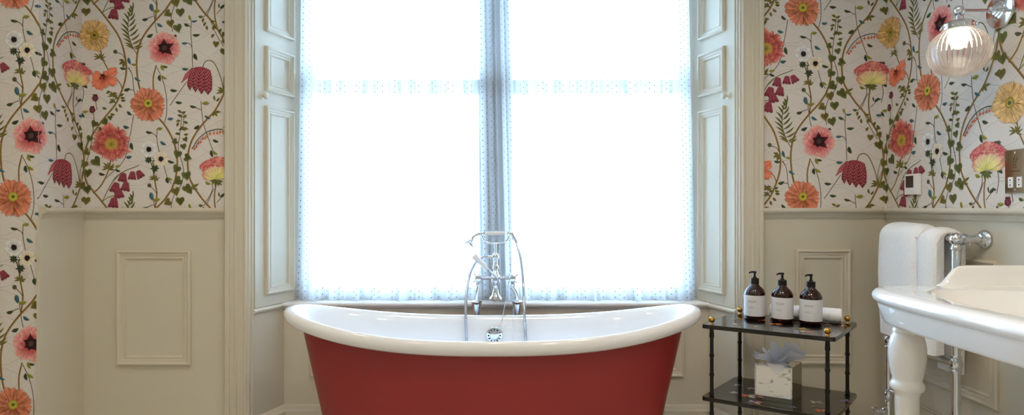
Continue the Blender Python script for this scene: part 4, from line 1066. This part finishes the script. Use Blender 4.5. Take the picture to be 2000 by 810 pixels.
# ------------------------------------------------------------------ washbasin on turned legs
BZ = .870
ws = thing('washbasin', 'white ceramic washbasin with raised back on turned ceramic legs', 'basin', (1.41, 1.55, 0))
def supxy(th, cx, cy, a, b, n):
    c, s = cos(th), sin(th); return (cx + a * math.copysign(abs(c) ** (2 / n), c), cy + b * math.copysign(abs(s) ** (2 / n), s))
loops = [  # (shape, inset, z)
    ('o', .080, .7640), ('o', .040, .7625), ('o', .029, .766), ('o', .025, .774), ('o', .016, .808), ('o', .014, .820), ('o', .013, .825), ('o', .010, .829), ('o', .002, .836), ('o', 0, .846), ('o', .002, .856), ('o', .009, .865), ('o', .020, .8695), ('o', .034, .8705),
    ('b', -.012, .8705), ('b', -.004, .8695), ('b', .003, .865), ('b', .012, .853), ('b', .028, .830), ('b', .055, .800), ('b', .100, .778), ('b', .150, .768), ('b', .200, .765)]
NB = 144
def wpt(i, j):
    th = 2 * pi * (i + .5) / NB; k, ins, z = loops[j]
    if k == 'o': x, y = supxy(th, 1.4115, 1.545, .2885 - ins, .453 - ins, 7.0)
    else: x, y = supxy(th, 1.400, 1.545, .218 - ins, max(.335 - ins * 1.3, .02), 2.8)
    if k == 'o' and x < 1.41: x -= .030 * (1 - ((y - 1.545) / .453) ** 2) * min(1, (1.41 - x) / .25)
    return (min(x, 1.7045), y, z)
mb = MB(); mb.grid(wpt, NB, len(loops) - 1, closed_u=True); mb.f.append(tuple((len(loops) - 1) * NB + k for k in range(NB))); mb.mi.append(0); mb.f.append(tuple(range(NB))); mb.mi.append(0)
fixnorm(mb.build('bowl', M['ceramic'], ws, angle=55))
# raised back that wraps round both ends
path = [(1.372, 1.972), (1.385, 1.972), (1.40, 1.972), (1.415, 1.972), (1.432, 1.972), (1.46, 1.972), (1.55, 1.972), (1.64, 1.972), (1.668, 1.966), (1.682, 1.950), (1.686, 1.92)]
path = path + [(1.686, 1.545)] + [(x, 3.09 - y) for x, y in path[::-1]]
hts = [.004, .014, .034, .054, .065, .068, .068, .068, .068, .068, .0685]
hts = hts + [.071] + hts[::-1]
mb = MB(); sec = [(-.0165, 0), (-.0145, .55), (-.011, .86), (-.005, .98), (0, 1.0), (.006, .98), (.0115, .88), (.0135, .6), (.018, .12), (.024, 0)]
vs = []; n = len(path)
for i in range(n):
    a = Vector(path[max(0, i - 1)]); b = Vector(path[min(n - 1, i + 1)]); d = (b - a).normalized(); nr = Vector((d.y, -d.x))
    for o_, h in sec: vs.append((path[i][0] + nr.x * o_, path[i][1] + nr.y * o_, BZ - .003 + h * hts[i]))
q = len(sec); fs = [(i * q + j, i * q + j + 1, (i + 1) * q + j + 1, (i + 1) * q + j) for i in range(n - 1) for j in range(q - 1)] + [tuple(range(q)), tuple((n - 1) * q + j for j in range(q))]
mb.add(vs, fs); fixnorm(mb.build('upstand', M['ceramic'], ws, angle=70))
LEG = [(.052, 0), (.052, .03), (.046, .045), (.040, .06), (.036, .09), (.0365, .30), (.0395, .545), (.041, .552), (.044, .556), (.046, .562), (.0535, .568), (.056, .576), (.0545, .586), (.050, .590), (.047, .596), (.0485, .603), (.052, .615), (.0575, .640), (.0605, .668), (.060, .69), (.057, .71), (.0515, .728), (.046, .736), (.044, .739), (.0475, .742), (.0475, .748), (.045, .752), (.048, .764)]
for y in (1.875, 1.215):
    mb = MB(); mb.lathe([(r_ * .85, z_) for r_, z_ in LEG], (1.206, y, 0), n=36); mb.build('leg', M['ceramic'], ws, angle=40)

# ------------------------------------------------------------------ towel rail
RX, RZ = 1.601, 1.0055
YN, YF = 2.216, 2.614
tr = thing('towel_rail', 'floor standing chrome towel rail with ball joints along the right wall', 'towel rail', (RX, 2.415, 0))
for y, z0 in ((YN, 0), (YF, 0)):
    mb = MB(); mb.lathe([(.030, 0), (.030, .006), (.019, .012), (.0145, .02), (.0145, RZ - .014)], (RX, y, 0), n=22)
    for z in ((.555, .32) if y == YF else (.555, .343)):
        mb.lathe([(.0145, -.032), (.0185, -.030), (.0185, -.024), (.016, -.020), (.0195, -.012), (.0215, 0), (.0195, .012), (.016, .020), (.0185, .024), (.0185, .030), (.0145, .032)], (RX, y, z), n=24)
    mb.lathe([(.0145, -.04), (.0185, -.036), (.0185, -.028), (.016, -.024)], (RX, y, RZ), n=24)
    mb.sphere((RX, y, RZ), .0235, 24)
    mb.build('post', M['chrome'], tr, angle=40)
    mb = MB(); mb.lathe([(.022, .020), (.022, .028), (.0155, .030), (.0155, .078), (.021, .080), (.024, .090), (.031, .094), (.034, .100), (.032, .106), (.027, .1065)], (RX, y, RZ), (1, 0, 0), 28); mb.sphere((RX + .05, y, RZ - .018), .005, 10)
    mb.build('wall_bracket', M['chrome'], tr, angle=40)
for z, r in ((RZ, .0135), (.555, .0125), (.343, .007)):
    mb = MB(); mb.tube([(RX, YN, z), (RX, YF, z)], r, 16); mb.build('crossbar', M['chrome'], tr, angle=50)
mb = MB(); mb.lathe([(.018, .015), (.019, .03), (.013, .034), (.012, .05), (.009, .056)], (RX, YF, .255), (-1, -.1, 0), 18)
for k in range(4):
    a = R(20 + 90 * k); c = Vector((RX - .058, YF - .006, .255)); d = Vector((0, cos(a), sin(a))); mb.tube([c, c + d * .016, c + d * .022], [.006, .0045, .006], 10)
mb.build('valve_handle', M['chrome'], tr, angle=40)
# folded towels over the top bar
def towel(y0, y1, xf, xb, zt, zf, zbk, label, seed, thick):
    rr = random.Random(seed); NY = 26
    ri = .0155
    prof = []
    h = zt - .058
    for k in range(9): prof.append(('f', xf, zf + (h - zf) * k / 8))
    for k in range(1, 12): a = pi - pi * k / 12; prof.append(('t', (xf + xb) / 2 + (xb - xf) / 2 * cos(a), h + .058 * sin(a) ** .85))
    for k in range(9): prof.append(('b', xb, h + (zbk - h) * k / 8))
    fi, bi = max(xf + thick, RX - .052), xb - thick * .6
    fi = min(xf + thick, RX - ri); bi = max(xb - thick, RX + ri)
    prof.append(('bi', bi, zbk + .004))
    for k in range(7): a = pi * k / 6; prof.append(('i', (fi + bi) / 2 + (bi - fi) / 2 * cos(a), RZ + (.002) + ri * sin(a)))
    prof.append(('fi', fi, zf + .004))
    np_ = len(prof); vs = []
    cx = (xf + xb) / 2
    for j in range(NY + 1):
        t = j / NY; y = y0 + (y1 - y0) * t; e = max(0, 1 - min(t, 1 - t) * (y1 - y0) / .045); sh = .019 * (1 - sqrt(max(0, 1 - e * e)))
        for k, (kind, x, z) in enumerate(prof):
            p = Vector((x, y, z))
            if kind in 'ftb':
                if kind == 'f': p.x += sh
                if kind == 'b': p.x -= sh
                if kind == 't': p.z -= sh; p.x += sh * (1 if x < cx else -1) * abs(x - cx) / max(1e-4, (xb - xf) / 2)
                nn = noise.noise(Vector((x * 5, y * 7 + seed, z * 4))); p.x += .006 * nn * (1 if kind == 'f' else .3); p.y += .007 * noise.noise(Vector((seed, y * 3, z * 5)))
                if kind == 't': p.z += .004 * nn
                q = Vector((x, y, z)) * 120; p += Vector((noise.noise(q), 0, noise.noise(q + Vector((5, 5, 5))))) * .0011
            vs.append(p)
    fs = [(j * np_ + k, j * np_ + (k + 1) % np_, (j + 1) * np_ + (k + 1) % np_, (j + 1) * np_ + k) for j in range(NY) for k in range(np_)]
    mb = MB(); mb.add(vs, fs)
    # end faces: quads between the outside and the inside of the fold
    no = 29
    for j in (0, NY):
        outer = [j * np_ + k for k in range(no)]; inner = [j * np_ + no + k for k in range(np_ - no)][::-1]
        m = len(inner) - 1
        for k in range(no - 1):
            a, b = inner[min(m, round(k * m / (no - 1)))], inner[min(m, round((k + 1) * m / (no - 1)))]
            mb.f.append((outer[k], outer[k + 1], b, a) if a != b else (outer[k], outer[k + 1], a)); mb.mi.append(0)
    o = fixnorm(mb.build('bath_towel', M['towel'], angle=70))
    return tag(o, label, 'towel', 'towels on the rail')
towel(2.352, 2.582, 1.530, 1.664, 1.058, .60, .56, 'folded white towel on the chrome rail, the one nearer the back corner', 3, .05)
towel(2.254, 2.348, 1.538, 1.676, 1.048, .575, .505, 'folded white towel on the chrome rail, the one nearer the washbasin', 8, .05)

# ------------------------------------------------------------------ wall light
LX, LY, LZ = 1.556, 2.139, 1.660
AZ_ = 1.806
wl = thing('wall_light', 'chrome wall light with a ribbed clear glass globe, lit, on the right wall', 'lamp', (1.706, LY, AZ_))
mb = MB(); mb.lathe([(.062, 0), (.062, .006), (.058, .010), (.030, .012)], (XR - .0005 - .003, LY, AZ_), (-1, 0, 0), 40); mb.build('wall_plate', M['chrome'], wl, angle=35)
mb = MB(); mb.lathe([(.030, .011), (.030, .016), (.024, .018), (.024, .024), (.018, .026), (.018, .032), (.012, .034), (.012, .042), (.006, .046), (.0055, .130), (.008, .134), (.008, .142)], (XR - .0035, LY, AZ_), (-1, 0, 0), 28); mb.build('arm', M['chrome'], wl, angle=35)
mb = MB(); mb.sphere((LX, LY, AZ_), .0165, 20); mb.lathe([(.007, .016), (.011, .017), (.0165, .020)], (LX - .0, LY, AZ_ - .036), (0, 0, 1), 16); mb.lathe([(.0085, 0), (.0085, .03)], (LX, LY, AZ_ - .042), (0, 0, 1), 16); mb.build('knuckle', M['chrome'], wl, angle=40)
mb = MB(); mb.lathe([(.012, 0), (.040, -.006), (.046, -.010), (.050, -.014), (.052, -.016), (.052, -.034), (.049, -.036), (.046, -.034)], (LX, LY, 1.772), (0, 0, 1), 40)
ga = mb.build('gallery', M['chrome'], wl, angle=35)
mb = MB()
for k in range(20):
    a = 2 * pi * k / 20; mb.sphere((LX + .0515 * cos(a), LY + .0515 * sin(a), 1.747), .0042, 8)
mb.build('beading', M['chrome'], ga, angle=60)
def gprof(rx, rz, lo, hi, n): return [(max(rx * cos(R(a)), .0008), rz * sin(R(a))) for a in [lo + (hi - lo) * k / n for k in range(n + 1)]]
ribs = lambda a, h: 1 + .030 * (abs(cos(a * 20)) ** .8 - .5)
mb = MB(); NR = 40 * 8
mb.lathe(gprof(.0955, .0865, -90, 61, 30), (LX, LY, LZ), (0, 0, 1), NR, cap=False, mod=ribs)
mb.lathe(gprof(.0920, .0830, -90, 62, 24), (LX, LY, LZ), (0, 0, 1), 64, cap=False); nb = 25 * 64
mb.f[-24 * 64:] = [f[::-1] for f in mb.f[-24 * 64:]]
mb.build('glass_globe', M['globe'], wl, angle=60)
mb = MB(); mb.lathe([(.008, .0), (.014, -.006), (.024, -.022), (.028, -.036), (.026, -.050), (.017, -.060), (.004, -.064)], (LX, LY, 1.738), (0, 0, 1), 24); mb.build('bulb', M['bulb'], wl, angle=60)
mb = MB(); mb.lathe([(.014, 0), (.014, .034), (.010, .036)], (LX, LY, 1.736), (0, 0, 1), 20); mb.build('lamp_holder', M['chrome'], wl, angle=40)

# ------------------------------------------------------------------ thermostat and shaver socket
th = thing('thermostat', 'small white square room thermostat with a dark display on the papered right wall', 'thermostat', (XR, 2.602, 1.215))
ty0, ty1, tz0, tz1 = 2.645, 2.559, CZ + .054, CZ + .142
def rbox(mb, x0, x1, y0, y1, z0, z1, bev):
    """box on the right wall with bevelled front edges; x1 is the wall side"""
    vs = [(x1, y0, z0), (x1, y1, z0), (x1, y1, z1), (x1, y0, z1), (x0 + bev, y0, z0), (x0 + bev, y1, z0), (x0 + bev, y1, z1), (x0 + bev, y0, z1)]
    s = bev if y0 > y1 else -bev
    vs += [(x0, y0 - s, z0 + bev), (x0, y1 + s, z0 + bev), (x0, y1 + s, z1 - bev), (x0, y0 - s, z1 - bev)]
    fs = [(0, 1, 5, 4), (1, 2, 6, 5), (2, 3, 7, 6), (3, 0, 4, 7), (4, 5, 9, 8), (5, 6, 10, 9), (6, 7, 11, 10), (7, 4, 8, 11), (8, 9, 10, 11), (3, 2, 1, 0)]
    mb.add(vs, fs)
mb = MB(); rbox(mb, XR - .020, XR - .004, ty0, ty1, tz0, tz1, .002); fixnorm(mb.build('casing', M['plastic'], th, smooth=False))
mb = MB(); rbox(mb, XR - .0212, XR - .0198, ty0 - .012, ty1 + .026, tz0 + .030, tz1 - .008, .0004); fixnorm(mb.build('display', M['screen'], th, smooth=False))
so = thing('shaver_socket', 'polished metal shaver socket plate with two white outlets on the right wall', 'socket', (XR, 2.073, 1.2415))
sy0, sy1, sz0, sz1 = 2.117, 2.030, CZ + .049, CZ + .196
mb = MB(); rbox(mb, XR - .0105, XR - .004, sy0, sy1, sz0, sz1, .0018); fixnorm(mb.build('plate', M['nickel'], so, smooth=False))
ym = (sy0 + sy1) / 2
for z in (sz0 + .011, sz1 - .011):
    mb = MB(); mb.lathe([(.0042, 0), (.0042, .001), (.002, .0022), (.0005, .0024)], (XR - .0104, ym, z), (-1, 0, 0), 16); mb.build('screw', M['chrome'], so, angle=40)
for yc in (ym + .018, ym - .018):
    mb = MB(); rbox(mb, XR - .0125, XR - .010, yc + .0105, yc - .0105, sz0 + .018, sz0 + .054, .0012); io = fixnorm(mb.build('outlet', M['plastic'], so, smooth=False))
    mb = MB()
    for z in (sz0 + .027, sz0 + .044): mb.lathe([(.0028, 0), (.0028, .0006)], (XR - .0124, yc, z), (-1, 0, 0), 12)
    mb.box(XR - .0131, XR - .0124, yc - .004, yc + .004, sz0 + .0352, sz0 + .0362)
    mb.build('pin_hole', M['slot'], io, smooth=False)
# engraved shaver pictogram and a line of lettering
mb = MB(); X0 = XR - .0106
def S2(a, b): return (X0, ym - a, sz0 + b)
mb.tube([S2(-.006, .092), S2(-.008, .100), S2(-.004, .116), S2(.002, .124), S2(.008, .122), S2(.009, .116), S2(.004, .108), S2(.003, .098), S2(.000, .092), S2(-.006, .092)], .0008, 6)
mb.tube([S2(-.004, .118), S2(.003, .113), S2(.009, .117)], .0007, 6); mb.tube([S2(-.013, .085), S2(-.006, .088), S2(.002, .085), S2(.008, .088)], .0008, 6)
mb.build('shaver_symbol', M['etch'], so, angle=60)
cu = bpy.data.curves.new('lettering', 'FONT'); cu.body = 'SHAVERS ONLY'; cu.size = .0058; cu.align_x = 'CENTER'
t = bpy.data.objects.new('src', cu); COL.objects.link(t); me = bpy.data.meshes.new_from_object(t.evaluated_get(bpy.context.evaluated_depsgraph_get())); bpy.data.objects.remove(t); bpy.data.curves.remove(cu)
for v in me.vertices: v.co = (XR - .0108, ym - v.co.x, sz0 + .072 + v.co.y)
me.materials.clear(); me.materials.append(M['etch']); lo = bpy.data.objects.new('lettering', me); COL.objects.link(lo); lo.parent = so; lo.matrix_parent_inverse = Matrix.Translation(-Vector(so.location))

# ------------------------------------------------------------------ light
w = bpy.data.worlds.new('overcast_sky'); SC.world = w; w.use_nodes = True
bg = w.node_tree.nodes['Background']; bg.inputs['Color'].default_value = (0.47, 0.70, 1.0, 1); bg.inputs['Strength'].default_value = 26
def downlight(x, y, power, size=.16, color=(1.0, .85, .65)):
    l = bpy.data.lights.new('ceiling_downlight', 'AREA'); l.shape = 'DISK'; l.size = size; l.energy = power * 1.08; l.color = color; l.spread = R(150)
    o = bpy.data.objects.new('ceiling_downlight', l); COL.objects.link(o); o.location = (x, y, ZT - .01)
for x, y, p in ((-1.45, 1.55, 6), (-.1, 1.45, 6.5), (.75, 1.15, 9.5), (-1.2, -.2, 7), (.6, -.3, 9)): downlight(x, y, p)

# ------------------------------------------------------------------ camera and colour
cam = bpy.data.cameras.new('camera'); co = bpy.data.objects.new('camera', cam); COL.objects.link(co)
co.location = (0, 0, CZ); co.rotation_euler = (R(90), 0, 0); cam.sensor_width = 36; cam.lens = 36 * F / 2000; cam.clip_start = .05
SC.camera = co
SC.view_settings.view_transform = 'Standard'; SC.view_settings.look = 'None'; SC.view_settings.gamma = 1; SC.view_settings.use_curve_mapping = False
SC.view_settings.exposure = 0.0
cy = SC.cycles; cy.use_denoising = True; cy.max_bounces = 10; cy.diffuse_bounces = 5; cy.glossy_bounces = 5; cy.transmission_bounces = 8; cy.transparent_max_bounces = 16; cy.sample_clamp_indirect = 25; cy.caustics_reflective = False; cy.caustics_refractive = False
